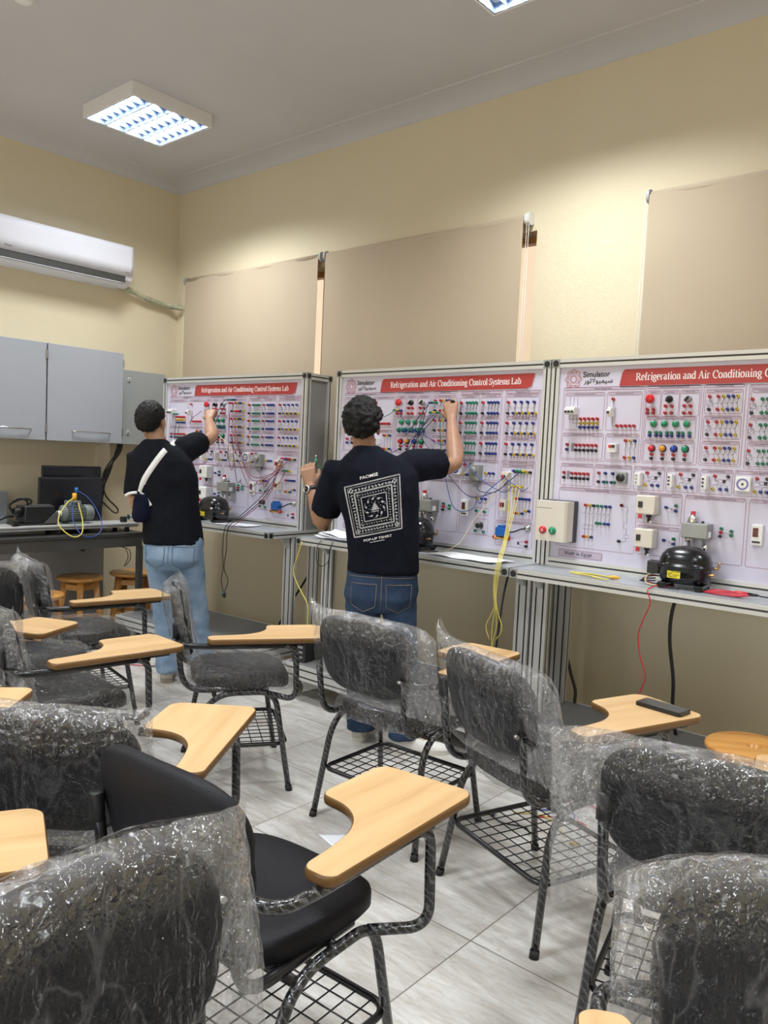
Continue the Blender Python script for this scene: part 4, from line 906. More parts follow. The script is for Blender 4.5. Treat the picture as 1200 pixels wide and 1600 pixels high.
# ------------------------------------------------------------------ things on the trainer worktops
def compressor(x, y, z, rz, sc, lab, wires=True):
    t = thing('compressor', lab, 'compressor', (x, y, z), rz, 'hermetic compressors on the worktops')
    E = lambda a, b, e, zz: [V(p[0], p[1], zz) for p in superell(a, b, e, 40)]
    lv = [(.055,.02),(.085,.022),(.100,.034),(.106,.06),(.108,.088),(.114,.092),(.114,.099),(.108,.103),(.106,.118),(.098,.142),(.080,.163),(.05,.176),(.02,.181),(.002,.182)]
    MB().rings([E(r, r*.80, 2.5, h) for r, h in lv]).build('shell', M['compressor'], t)
    for s in (-1, 1): MB().bb(s*.075-.018, s*.075+.018, -.09, .09, .010, .026).build('foot_rail', M['compressor'], t, .003)
    for sx in (-1, 1):
        for sy in (-1, 1): MB().cyl((sx*.075,sy*.075,0),(sx*.075,sy*.075,.012),.014).build('rubber_foot', M['rubber'], t)
    MB().bb(-.155,-.103,-.03,.03,.05,.105).build('terminal_cover', M['black_plastic'], t, .004)
    n = 8; vs = []
    for zz in (.048,.078):
        for i in range(n+1):
            xx = -.055+.055*i/n+.0; yy = -.80*.107*(1-abs(xx/.107)**2.5)**(1/2.5)-.0015; vs.append((xx, yy, zz))
    MB().add(vs, [[i,i+1,n+2+i,n+1+i] for i in range(n)]).build('yellow_label', M['label_yellow'], t, label='yellow label')
    tx = MB()
    for r, (zz, a, b) in enumerate(((.073,.3,.55),(.073,.6,.95),(.066,.1,.4),(.060,.05,.3),(.060,.45,.9),(.053,.1,.8))):
        for i in range(4):
            f0, f1 = a+(b-a)*i/4, a+(b-a)*(i+.85)/4; q = []
            for f, h in ((f0,0),(f1,0),(f1,.003),(f0,.003)): xx = -.055+.055*f; q.append((xx, -.80*.107*(1-abs(xx/.107)**2.5)**(1/2.5)-.0021, zz+h))
            tx.add(q, [(0,1,2,3)])
    tx.build('label_print', M['print_dark'], t)
    MB().tube(cat_spline([(.10,.03,.09),(.125,.03,.095),(.13,.03,.12)],5), .005, 8).tube(cat_spline([(.10,-.035,.07),(.125,-.035,.072)],5), .005, 8).build('copper_stub', M['brass'], t)
    t.scale = (sc,)*3; return t
WZ = .9475
compressor(-1.20, 3.405, WZ, .12, 1.0, 'black compressor with yellow label on the right trainer worktop')
compressor(-2.70, 3.42, WZ, .1, 1.0, 'black compressor on the middle trainer worktop, half hidden behind the printed t-shirt')
compressor(-4.42, 3.355, WZ, .15, 1.0, 'black compressor on the left trainer worktop beside the man with the sling')
def sheet(name, pts, m, lab, cat='paper', curl=.004, seed=0, grp=None):
    # pts: four ground corners; a thin curled sheet
    a, b, c, d = map(Vector, pts); n = 10; top = []
    for j in range(n+1):
        for i in range(n+1):
            p = (a*(1-i/n)+b*i/n)*(1-j/n)+(d*(1-i/n)+c*i/n)*j/n; p.z += curl*(1+noise.noise(V(i*.35+seed, j*.35, seed)))+curl*1.5*abs(i/n-.5)**2*2; top.append(p)
    N = len(top); f = [[j*(n+1)+i, j*(n+1)+i+1, (j+1)*(n+1)+i+1, (j+1)*(n+1)+i] for j in range(n) for i in range(n)]
    o = MB().add(top, f, 0, True).build(name, m); s = o.modifiers.new('s', 'SOLIDIFY'); s.thickness = .0006; s.offset = 0
    return tag(o, lab, cat, grp)
sheet('paper', [(-2.50,3.30,WZ),(-2.10,3.26,WZ),(-2.06,3.44,WZ),(-2.46,3.47,WZ)], M['paper'], 'white paper lying on the right half of the middle trainer worktop', 'paper', .006, 3)
for k in range(3):
    sheet('paper', [(-3.36+.02*k,3.29+.01*k,WZ+.003+.004*k),(-2.98+.03*k,3.28,WZ+.003+.004*k),(-2.97+.02*k,3.48,WZ+.003+.004*k),(-3.33-.01*k,3.50,WZ+.003+.004*k)], M['paper'], 'crumpled white papers on the left end of the middle trainer worktop', 'paper', .010+.004*k, 5+k*7, 'stacked papers by the elbow')
sheet('paper', [(-4.42,3.26,WZ),(-4.02,3.32,WZ),(-4.06,3.50,WZ),(-4.44,3.44,WZ)], M['paper'], 'white paper lying on the left trainer worktop right of the compressor', 'paper', .004, 9)
sheet('paper', [(-2.05,2.09,.001),(-1.95,2.20,.001),(-1.75,2.16,.001),(-1.84,2.03,.001)], M['paper'], 'white sheet lying on the floor behind the nearest wooden tablet', 'paper', .001, 2)

# ------------------------------------------------------------------ tablet-arm chairs
def pad(outline, levels, place):
    return MB().rings([[place(p[0]*s, p[1]*s, h, s) for p in outline] for s, h in levels])
def seat_place(x, y, z, s): return V(x, y+.012, z-.9*max(0, y-.08)**2*1.6-.10*max(0,(1-abs(x)/.23))*0-.012*(1-min(1,(x*x+y*y)/.03))*(1 if z > .48 else 0))
def back_place(x, z, d, s, tilt=.20): return V(x, -.272-d-tilt*(z-.06)+.55*x*x, z+.705)
SEAT_O = [(a*(1-.05*(b/.2 < -.3)), b) for a, b in superell(.215, .212, 3.6, 48)]
BACK_O = [(a*(1.0 if b > 0 else .96), b*(1 if b < 0 else 1.0)) for a, b in superell(.226, .148, 3.3, 48)]
def offset_levels(o, lv): return [[(q[0], q[1], h) for q in inset(o, d)] for d, h in lv]
def tablet_outline():
    P = [(.272,-.150),(.318,-.150),(.338,-.135),(.338,.340),(.315,.365),(.098,.352),(.072,.325),(.072,.135),(.085,.112),(.155,.105),(.205,.075),(.240,.02),(.254,-.06),(.258,-.130)]
    R = [.015,.02,.03,.05,.03,.04,.03,.03,.03,.06,.06,.08,.05,.02]; o = []; n = len(P)
    for i in range(n):
        a, b, c = Vector(P[i-1]), Vector(P[i]), Vector(P[(i+1)%n]); r = R[i]
        u = a-b; v = c-b; d = min(r, u.length*.49, v.length*.49); p0 = b+u.normalized()*d; p1 = b+v.normalized()*d
        for k in range(5):
            t = k/4; q = p0*(1-t)**2+b*2*t*(1-t)+p1*t*t
            if not o or (Vector(o[-1])-q).length > .002: o.append((q.x, q.y))
    return o
CH = {}
def chair_parts():
    for s, sn in ((-1, 'l'), (1, 'r')):
        path = fillet([(s*.255,-.215,0),(s*.222,-.145,.425),(s*.222,.145,.425),(s*.255,.215,0)], [.13,.07], 10)
        mid = max(i for i, p in enumerate(path) if p.y < .0)
        CH['rear_leg'+sn] = MB().tube(path[:mid+1]+[V(s*.222,0,.425)], .0125, 12).mesh('leg', [M['wrapped']])
        CH['front_leg'+sn] = MB().tube([V(s*.222,0,.425)]+path[mid+1:], .0125, 12).mesh('leg', [M['wrapped']])
        CH['post'+sn] = MB().tube(fillet([(s*.208,-.272,.725),(s*.203,-.240,.437),(s*.190,.10,.432)], .09, 10), .0125, 12).mesh('back_post', [M['wrapped']])
        CH['cap'+sn] = MB().lathe([(.0156,-.062),(.0158,-.004),(.0150,.0),(.0145,.0005),(.004,.0006),(.001,.0006)], (s*.208,-.272,.725), (0,-.04,1), 16).mesh('post_cap', [M['black_plastic']])
        CH['foot_r'+sn] = MB().cyl((s*.2555,-.216,-.001),(s*.2535,-.2115,.022),.0150,.0145,14).mesh('foot_cap', [M['rubber']])
        CH['foot_f'+sn] = MB().cyl((s*.2555,.216,-.001),(s*.2535,.2115,.022),.0150,.0145,14).mesh('foot_cap', [M['rubber']])
    lv = [(.86,.437),(.97,.441),(1.0,.450),(1.0,.478),(.985,.488),(.94,.494),(.80,.497),(.5,.496),(.2,.495),(.02,.495)]
    CH['seat'] = pad(SEAT_O, lv, seat_place).mesh('seat', [M['leather']])
    bl = [(.02,.008),(.5,.007),(.82,.006),(.94,.003),(.985,-.006),(1.0,-.018),(.985,-.030),(.93,-.037),(.6,-.040),(.02,-.041)]
    CH['backrest'] = pad(BACK_O, [(s, h) for s, h in bl], lambda x, z, h, s: back_place(x, z, -h-.02, s)).mesh('backrest', [M['leather']])
    CH['arm'] = MB().tube(fillet([(.208,-.262,.652),(.300,-.245,.652),(.308,-.13,.648),(.308,.22,.648)], [.06,.05], 8), .0125, 12).mesh('arm_tube', [M['black_tube']])
    CH['support'] = MB().tube(fillet([(.295,.02,.648),(.312,.215,.647),(.316,.222,.415),(.225,.115,.420)], [.05,.055], 9), .0125, 12).mesh('arm_support', [M['wrapped']])
    CH['bar'] = MB().cyl((.045,.175,.6475),(.31,.175,.6475),.0125).mesh('tablet_bar', [M['black_tube']])
    o = tablet_outline(); z0, z1 = .6605, .6825
    top = MB(); q = inset(o, .0035); top.add([(p[0], p[1], z1) for p in q], [list(range(len(q)))]); top.add([(p[0], p[1], z0) for p in q], [list(range(len(q)))[::-1]])
    CH['tablet'] = top.mesh('tablet', [M['beech']])
    rs = [[(p[0], p[1], h) for p in inset(o, d)] for d, h in ((.0042,z0),(.0015,z0+.002),(0,z0+.007),(0,z1-.007),(.0012,z1-.0018),(.0038,z1+.0001))]
    CH['edge'] = MB().rings(rs, 0, True, False).mesh('edge_band', [M['beech_edge']])
    pl = MB().bb(.285,.318,-.10,.30,.6495,.6604).bb(.10,.30,.16,.19,.655,.6604); CH['plate'] = pl.mesh('tablet_plate', [M['black_tube']])
    rr = rrect(-.232,-.188,.232,.200,.045,6)
    CH['rack'] = MB().tube([(p[0],p[1],.200) for p in rr], .009, 10, 0, False, True).mesh('book_rack', [M['black_tube']])
    g = MB()
    for k in range(1, 10): x = -.232+.464*k/10; g.tube([(x,-.186,.198),(x,.198,.198)], .0022, 5)
    for k in range(1, 8): y = -.188+.388*k/8; g.tube([(-.230,y,.2015),(.230,y,.2015)], .0022, 5)
    CH['grid'] = g.mesh('wire_grid', [M['black_tube']])
    b = MB()
    for x in (-.11, .11): b.bb(x-.015,x+.015,-.16,.16,.425,.437)
    b.cyl((-.222,.02,.425),(.222,.02,.425),.010); b.cyl((-.222,-.11,.42),(.222,-.11,.42),.010); CH['brace'] = b.mesh('seat_brace', [M['black_tube']])
    CH['bolt'] = MB().cyl((.20,-.288,.66),(.215,-.292,.66),.006).mesh('bolt', [M['steel']])
chair_parts()
def crumple(p, seed, a):
    q = V(p.x, p.y, p.z)*1.0+V(seed*3.1, seed*1.7, seed)
    r1 = 1-abs(noise.noise(q*9)); r2 = 1-abs(noise.noise(q*22+V(5,1,2))); r3 = noise.noise(q*48)
    return a*((r1*r1-.55)*1.0+(r2*r2-.5)*.55+r3*.22)
def base_(m, vs, side): return 0 if side < 0 else len(vs)
def film_back(parent, seed, wl=.285, wr=.285, earl=.03, earr=.03, heml=.0, hemr=.0, top=.03, amp=.011):
    ns, nh = 64, 40; m = MB(); z1 = .845+top; zb = .545
    for side in (-1, 1):
        vs = []
        for j in range(nh+1):
            h = j/nh
            for i in range(ns+1):
                s = -1+2*i/ns; e = abs(s)**5
                W = wl if s < 0 else wr; hem = heml if s < 0 else hemr; ear = earl if s < 0 else earr
                zt = z1-.020*abs(s)**2+ear*abs(s)**9; zz = zt-(zt-(zb-hem*abs(s)**2))*h
                x = s*(W-.02*h*(1-abs(s)))
                th = .048*(1-abs(s)**7)*(1-(1-min(1,h/.16))**3)+.002
                yc = -.272-.20*(min(zz,.88)-.765)+.55*min(abs(x),.24)**2-(.02*e if W > .3 else 0)
                p = V(x, yc+side*th, zz); k = crumple(p, seed+side*.37, amp)
                inner = abs(x) < .224 and .555 < zz < .855
                d = k if not inner else max(k, -.25*amp)
                p.y += side*d; p.x += .4*crumple(p+V(7,0,0), seed, amp)*(.3+e); p.z += .35*crumple(p+V(0,9,0), seed, amp)
                vs.append(p)
        for j in range(nh):
            for i in range(ns):
                q = [j*(ns+1)+i, j*(ns+1)+i+1, (j+1)*(ns+1)+i+1, (j+1)*(ns+1)+i]; c = (vs[q[0]]+vs[q[2]])/2
                m.f.append([k+base_(m, vs, side) for k in q]); m.m.append(0); m.s.append(True)
        m.v += [tuple(p) for p in vs]
    o = m.build('plastic_cover', M['film'], parent, label='wrinkled clear plastic cover')
    ss = lambda x, a, b: max(0, min(1, (x-a)/(b-a)))
    lo = o.data.attributes.new('loose', 'FLOAT', 'POINT'); ru = o.data.attributes.new('ruck', 'FLOAT', 'POINT')
    for i, v in enumerate(m.v):
        L = max(ss(abs(v[0]), .212, .240), ss(v[2], .838, .862), ss(-v[2], -.575, -.55)); lo.data[i].value = L; ru.data[i].value = max(L, ss(v[2], .76, .82))
    return o
def film_seat(parent, seed, amp=.016):
    n, lv = 72, [(.70,.434),(1.0,.428),(1.07,.440),(1.08,.462),(1.075,.484),(1.04,.503),(.93,.510),(.8,.510),(.66,.509),(.52,.508),(.38,.507),(.24,.507),(.1,.507),(.01,.507)]
    o = [(a, b) for a, b in superell(.215, .212, 3.6, n)]; rs = []
    for s, h in lv:
        r = []
        for a, b in o:
            p = seat_place(a*s, b*s, h, s); k = crumple(p, seed, amp); p.z += max(k, -.003) if h > .5 else k; p.x += k*.6*(1 if a > 0 else -1)*(s > 1); p.y += k*.6*(1 if b > 0 else -1)*(s > 1); r.append(p)
        rs.append(r)
    return MB().rings(rs, 0, True, False).build('seat_cover', M['film_seat'], parent, label='wrinkled clear plastic seat cover')
def film_knob(parent, pts, seed, r):
    P = cat_spline(pts, 6); m = MB(); rs = []; n = 14
    x = None
    for i, p in enumerate(P):
        t = (P[min(i+1,len(P)-1)]-P[max(i-1,0)]).normalized(); x, y = frame_of(t); rr = r*(1+.5*noise.noise(V(i*.7, seed, 3)))
        rs.append([p+(x*math.cos(2*math.pi*k/n)+y*math.sin(2*math.pi*k/n))*(rr+crumple(p+x*math.cos(k)*.1, seed+k*.2, .004)) for k in range(n)])
    return m.rings(rs, 0, True, False).build('film_wrap', M['film'], parent)
def chair(x, y, fx, fy, lab, seed, back=None, seat=True, arm='black_tube', bare=False):
    t = thing('tablet_chair', lab, 'chair', (x, y, 0), math.atan2(-fx, fy), 'student chairs with writing tablets')
    def add(name, key, par=t, m=None):
        me = CH[key]
        if m:
            k2 = key+m
            if k2 not in CH: CH[k2] = me.copy(); CH[k2].materials[0] = M[m]
            me = CH[k2]
        return put(name, me, par)
    for sn in 'lr':
        add('foot_cap', 'foot_r'+sn, add('leg', 'rear_leg'+sn, t)); add('foot_cap', 'foot_f'+sn, add('leg', 'front_leg'+sn, t))
        add('post_cap', 'cap'+sn, add('back_post', 'post'+sn, t, 'black_tube' if bare else None))
    add('seat', 'seat'); add('backrest', 'backrest'); add('seat_brace', 'brace')
    a = add('arm_tube', 'arm', t, None if arm == 'black_tube' else arm); add('bolt', 'bolt', a); add('arm_support', 'support')
    add('tablet_bar', 'bar'); tb = add('tablet', 'tablet'); add('edge_band', 'edge', tb); add('tablet_plate', 'plate', tb)
    r = add('book_rack', 'rack'); add('wire_grid', 'grid', r)
    if back is not None: film_back(t, seed, **back)
    if seat: film_seat(t, seed+11)
    return t
cA = chair(-1.29,1.13,-.06,1.0, 'unwrapped black chair with bare seat and backrest in the foreground', 1, None, False, 'wrapped', True)
cI = chair(-1.93,2.41,-.03,1.0, 'plastic-wrapped chair right behind the man in the printed t-shirt', 2, dict(wl=.27,wr=.34,earl=.05,earr=-.03,hemr=.03,heml=-.02))
cJ = chair(-1.234,2.307,.345,.939, 'plastic-wrapped chair whose wooden tablet carries the black phone', 3, dict(wl=.265,wr=.35,earl=.06,earr=-.05,hemr=.02,heml=-.02))
cL = chair(-.580,1.955,-.22,.975, 'chair at the right edge with covered back, bare seat and long left film flap', 4, dict(wl=.335,wr=.30,earl=-.005,earr=.03,heml=.17,hemr=0), False)
cC = chair(-2.755,2.245,.56,.83, 'plastic-wrapped chair seen from its right side behind the man with the sling', 5, dict(wl=.245,wr=.25,earl=.035,earr=.03))
cD = chair(-2.909,1.494,.12,.99, 'plastic-wrapped chair at the left whose tablet points between the two men', 6, dict(wl=.255,wr=.27,earl=.03,earr=.03,heml=.06,hemr=.08))
cE = chair(-3.853,2.097,.21,.98, 'plastic-wrapped chair at the far left, nearest the side bench', 7, dict(wl=.25,wr=.255,earl=.045,earr=.02))
cF = chair(-3.50,1.64,.92,.4, 'plastic-wrapped chair at the left edge facing right, only the tablet front showing', 8, dict(wl=.285,wr=.285,earl=.02,earr=.03))
cM = chair(-1.85,1.05,-.57,.82, 'plastic-wrapped chair at the left edge, partly behind the unwrapped black backrest', 9, dict(wl=.30,wr=.252,earl=.01,earr=.02,hemr=.03,heml=.03))
cG = chair(-2.369,.651,-.69,.72, 'chair outside the left edge, only a small tablet corner showing above a plastic-wrapped back', 10, dict())
cH = chair(-1.80,.50,.45,.89, 'chair outside the left edge whose big wooden tablet lies at the lower left', 12, dict())
cN = chair(-.728,.546,1.0,.02, 'plastic-wrapped chair filling the lower left corner, nearest the camera', 13, dict(wl=.31,wr=.31,earl=.0,earr=.02,heml=.06,hemr=.05,amp=.013))
cK = chair(-.10,1.045,.47,-.88, 'plastic-wrapped chair in the lower right corner facing the camera, with film-wrapped arm', 14, dict(wl=.28,wr=.285,earl=.0,earr=-.03,hemr=.05,amp=.013), True, 'wrapped')
# phone
t = thing('mobile_phone', 'black mobile phone lying on the wooden tablet near the right stool', 'phone', (-.918, 2.492, .684), math.radians(-8))
MB().prism(rrect(-.078,-.037,.078,.037,.009,5), (0,0,0), (1,0,0), (0,1,0), (0,0,1), .0105).build('phone_case', M['black_plastic'], t, .002)
MB().prism(rrect(-.074,-.033,.074,.033,.007,5), (0,0,.0106), (1,0,0), (0,1,0), (0,0,1), .0006).build('screen', M['glass'], t)

# ------------------------------------------------------------------ people
E_ = V(.759,.651,0); D_ = V(-.651,.759,0); Z_ = V(0,0,1)
def ering(c, a, b, z=None, n=28, e=2.4, R=None, ex=E_, dy=D_):
    c = Vector(c); return [c+ex*p[0]+dy*p[1] for p in superell(a, b, e, n)]
def hand(mb, wrist, w, nrm, thumb_side, curl, tcurl=.5, sp=.012):
    w = w.normalized(); nrm = (nrm-w*nrm.dot(w)).normalized(); ts = w.cross(nrm).normalized()
    if ts.dot(thumb_side) < 0: ts = -ts
    L = .088
    rs = []
    for f, a, b in ((0,.026,.018),(.3,.032,.017),(.7,.040,.0155),(1,.041,.014)):
        c = wrist+w*(L*f); rs.append([c+ts*p[0]+nrm*p[1] for p in superell(a, b, 2.8, 16)])
    mb.rings(rs)
    for k, (ln, rr) in enumerate(((.072,.0088),(.080,.0092),(.074,.0088),(.058,.0078))):
        base = wrist+w*(L*.93)+ts*(.031-.0205*k); d = (w+ts*(.10-.065*k)).normalized(); P = [base-w*.02, base]; ang = 0
        for q, fr in enumerate((.46,.31,.23)):
            ang += curl[q]; v = (d*math.cos(ang)+nrm*math.sin(ang)); P.append(P[-1]+v*ln*fr)
        mb.tube(P, [rr, rr, rr*.97, rr*.9, rr*.82], 10, round_ends=True)
    b = wrist+w*.018+ts*.022+nrm*.004; d0 = (w*.72+ts*.60+nrm*.35).normalized(); d1 = (w*.9+ts*.05+nrm*(.35+tcurl*.6)).normalized(); d2 = (w*.75-ts*.25*tcurl+nrm*(.3+tcurl)).normalized()
    mb.tube([b, b+d0*.042, b+d0*.042+d1*.034, b+d0*.042+d1*.034+d2*.028], [.0145,.012,.0105,.0088], 10, round_ends=True)
def limb(mb, pts, r, n=16): mb.tube(cat_spline(pts, 5), [r[min(int(i/5), len(r)-2)]*(1-(i%5)/5)+r[min(int(i/5)+1, len(r)-1)]*((i%5)/5) if i < 5*(len(r)-1) else r[-1] for i in range(5*(len(pts)-1)+1)], n, round_ends=True)
def shoe(parent, heel, td, mats, lab):
    td = Vector((*td, 0)).normalized(); sd = V(td.y, -td.x, 0); hx, hy = heel
    H = V(hx, hy, 0); st = [(0,.026,.060),(.02,.034,.078),(.06,.038,.088),(.10,.040,.082),(.15,.044,.064),(.20,.046,.052),(.245,.040,.043),(.272,.026,.034),(.28,.012,.024)]
    rs = []
    for a, w, h in st:
        c = H+td*a; rs.append([c+sd*(w*math.copysign(abs(math.cos(q))**.75, math.cos(q)))+Z_*(.018+(h-.018)*max(0, math.sin(q))**.8) for q in [math.pi*k/12 for k in range(13)]]+[c-sd*w*.9+Z_*.016, c+sd*w*.9+Z_*.016])
    u = MB().rings(rs).build('shoe', mats[0], parent, label=lab)
    o = [(a, w+.004) for a, w, h in st]; poly = [(-.004, .018)]+[(a, w) for a, w in o]+[(a, -w) for a, w in o[::-1]]+[(-.004, -.018)]
    MB().prism(poly, H, td, sd, Z_, .026, 0, True).build('sole', mats[1], u)
    lc = MB()
    for k in range(4):
        a = .125+.018*k; z = .080-.011*k; c = H+td*a+Z_*(z+.001); lc.tube([c-sd*.022-Z_*.006, c, c+sd*.022-Z_*.006], .0025, 5)
    lc.build('lace', mats[1], u); return u
def person(label, J, cfg):
    t = thing('person', label, 'person', (J['feet'][0], J['feet'][1], 0))
    inv = Matrix.Translation(-t.location)
    def child(name, me, m, lab=None):
        me.transform(inv); me.materials.clear(); me.materials.append(m); o = put(name, me, t)
        if lab: o['label'] = lab
        return o
    G = {k: Vector(v) for k, v in J.items() if k != 'feet'}
    hc = G['head']; nb = G['neck']; fd = cfg['face'].normalized(); rd = V(fd.y, -fd.x, 0)
    Rh = Matrix((rd, fd, rd.cross(fd))).transposed()
    b = MB()
    b.ell(hc+Z_*.012-fd*.008, (.073,.092,.098), Rh); b.ell(hc+fd*.030-Z_*.055, (.056,.062,.066), Rh); b.ell(hc+fd*.088-Z_*.022, (.011,.020,.026), Rh); b.ell(hc+fd*.062-Z_*.093, (.028,.026,.022), Rh)
    for s in (-1, 1):
        b.ell(hc+rd*(s*.080)-fd*.006-Z_*.020, (.011,.022,.034), Rh); b.ell(hc+rd*(s*.033)+fd*.080+Z_*.012, (.022,.012,.008), Rh)
    b.tube([hc-Z_*.05-fd*.012, (hc*.4+nb*.6), nb-Z_*.05], [.054,.053,.066], 18)
    pel = G['hip']; chest = G['chest']
    b.rings([ering(pel-Z_*.02,.11,.075), ering(pel*.5+chest*.5,.115,.075), ering(chest,.13,.085), ering(nb-Z_*.06,.10,.06), ering(nb-Z_*.02,.05,.05)])
    for s in 'RL':
        limb(b, [G['sh'+s], G['el'+s], G['wr'+s]], [.043,.039,.0255]); b.tube([G['sh'+s], chest+Z_*.06], [.045,.06], 14, round_ends=True)
        mid = (G['el'+s]*.62+G['wr'+s]*.38); b.tube([G['el'+s], mid, G['wr'+s]], [.038,.040,.026], 16, round_ends=True)
        hand(b, G['wr'+s], *cfg['hand'+s])
        limb(b, [G['hip'+s], G['knee'+s], G['ank'+s]], [.065,.05,.038]); b.tube([G['ank'+s], G['ank'+s]-Z_*.04+cfg['toe'+s]*.10], [.038,.03], 12, round_ends=True); b.tube([pel, G['hip'+s]], [.08,.07], 12, round_ends=True)
    me = baked(b, .0052, 2, 'body'); child('body', me, M[cfg['skin']])
    for s in (-1, 1):
        child('eye', MB().ell(hc+rd*(s*.033)+fd*.0785-Z_*.006, (.012,.010,.008), Rh).ell(hc+rd*(s*.033)+fd*.0865-Z_*.006, (.005,.003,.005), Rh, 12, 8, 1).mesh('eye', []), M['lens_eye'])
        child('eyebrow', MB().ell(hc+rd*(s*.034)+fd*.091+Z_*.016, (.020,.005,.004), Rh).mesh('eyebrow', []), M['hair'])
    child('mouth', MB().ell(hc+fd*.0895-Z_*.070, (.022,.006,.007), Rh).mesh('mouth', []), M['lip'])
    # hair cap
    hr, hz, amp, fq = cfg['hair']; h = MB(); h.ell(hc+Z_*hz-fd*.014, hr, Rh, 96, 64); me = h.mesh('hair', [])
    c0 = hc+Z_*hz-fd*.014
    for v in me.vertices:
        d = v.co-c0; u = d.normalized(); k = noise.noise(v.co*fq)+.6*noise.noise(v.co*fq*2.3)
        f = 1+amp*k; fr = u.dot(fd); up = u.z
        cut = max(0, min(1, (fr*1.0-up*.75+.05)/.25)); low = max(0, min(1, (-up-cfg['nape'])/.2)); f *= (1-.38*max(cut, low)); sd = abs(u.dot(rd)); ear = max(0, min(1, (sd-.62)/.2))*max(0, min(1, (.12-up)/.2))*max(0, min(1, (fr+.45)/.2)); f *= 1-.22*ear; v.co = c0+d*f
    me.polygons.foreach_set('use_smooth', [True]*len(me.polygons)); child('hair', me, M['hair'])
    # shirt
    s = MB(); rs = [ering(c, a, bb_, e=2.5) for c, a, bb_ in cfg['torso']]; s.rings(rs)
    for q in 'RL':
        sh, el = G['sh'+q], G['el'+q]; f = cfg['sleeve'+q]; end = sh*(1-f)+el*f; s.tube([sh*.75+chest*.25, sh, (sh+end)/2, end], [.085,.082,.077,.078], 20)
    me = baked(s, .011, 6, 'shirt'); ruffle(me, .0060, 7, (1,1,.55), cfg['seed']); ruffle(me, .0022, 22, (1,1,.6), cfg['seed']+4)
    ruffle(me, .009, 3.6, (1,1,1.4), cfg['seed']+20)
    child('shirt', me, M[cfg['shirt']])
    shirt_bvh = BVHTree.FromPolygons([v.co+Vector(t.location) for v in me.vertices], [tuple(p.vertices) for p in me.polygons])
    # trousers
    s = MB(); hp = G['hip']
    s.rings([ering(c, a, bb_, e=2.6) for c, a, bb_ in cfg['pelvis']])
    for q in 'RL':
        s.tube(cat_spline([G['hip'+q]+Z_*.05, G['hip'+q], (G['hip'+q]+G['knee'+q])/2, G['knee'+q], (G['knee'+q]+G['ank'+q])/2, G['ank'+q]-Z_*.022], 4), [.094+.0*i for i in range(5)]+[.090,.086,.083,.081]+[.080,.078,.077,.076]+[.077,.076,.076,.075]+[.075,.075,.075,.076], 22)
    me = baked(s, .011, 5, 'jeans'); ruffle(me, .0065, 6.5, (1,1,1.7), cfg['seed']+9); ruffle(me, .0025, 20, (1,1,1.6), cfg['seed']+3, lambda c: 1.6 if c.z < .55 else .7)
    jeans = child('jeans', me, M[cfg['jeans']])
    jb = BVHTree.FromPolygons([v.co+Vector(t.location) for v in me.vertices], [tuple(p.vertices) for p in me.polygons])
    # pockets and seams stitched on the seat of the jeans
    def onto(bvh, x, z, off=.0025):
        o = hp+E_*x; o = V(o.x, o.y, z)-D_*.6; hit, nrm, _, _ = bvh.ray_cast(o, D_)
        return (hit if hit else o+D_*.5)-D_*off
    st = MB(); zt = hp.z
    for sx in (-1, 1):
        c = sx*.085; pk = [(c-.062,zt-.005),(c+.062,zt-.005),(c+.058,zt-.115),(c,zt-.145),(c-.058,zt-.115)]
        pts = []
        for i in range(5):
            a, q = pk[i], pk[(i+1)%5]
            for k in range(6): pts.append(onto(jb, a[0]+(q[0]-a[0])*k/6, a[1]+(q[1]-a[1])*k/6))
        st.tube(pts, .0016, 4, 0, False, True)
    st.tube([onto(jb, 0, zt+.05-.02*k) for k in range(9)], .0018, 4); st.tube([onto(jb, -.16+.02*k, zt+.028) for k in range(17)], .0016, 4)
    child('pocket_stitching', st.mesh('pocket_stitching', []), M[cfg['stitch']])
    for q in 'RL':
        a = cfg['heel'+q]; loc = shoe(t, (a[0]-t.location.x, a[1]-t.location.y), cfg['toe'+q].xy, cfg['shoes'], None)
        if 'label' in loc: del loc['label']
    return t, G, shirt_bvh, inv
def W(c, x, y, z): return Vector(c)+E_*x+D_*y+Z_*z
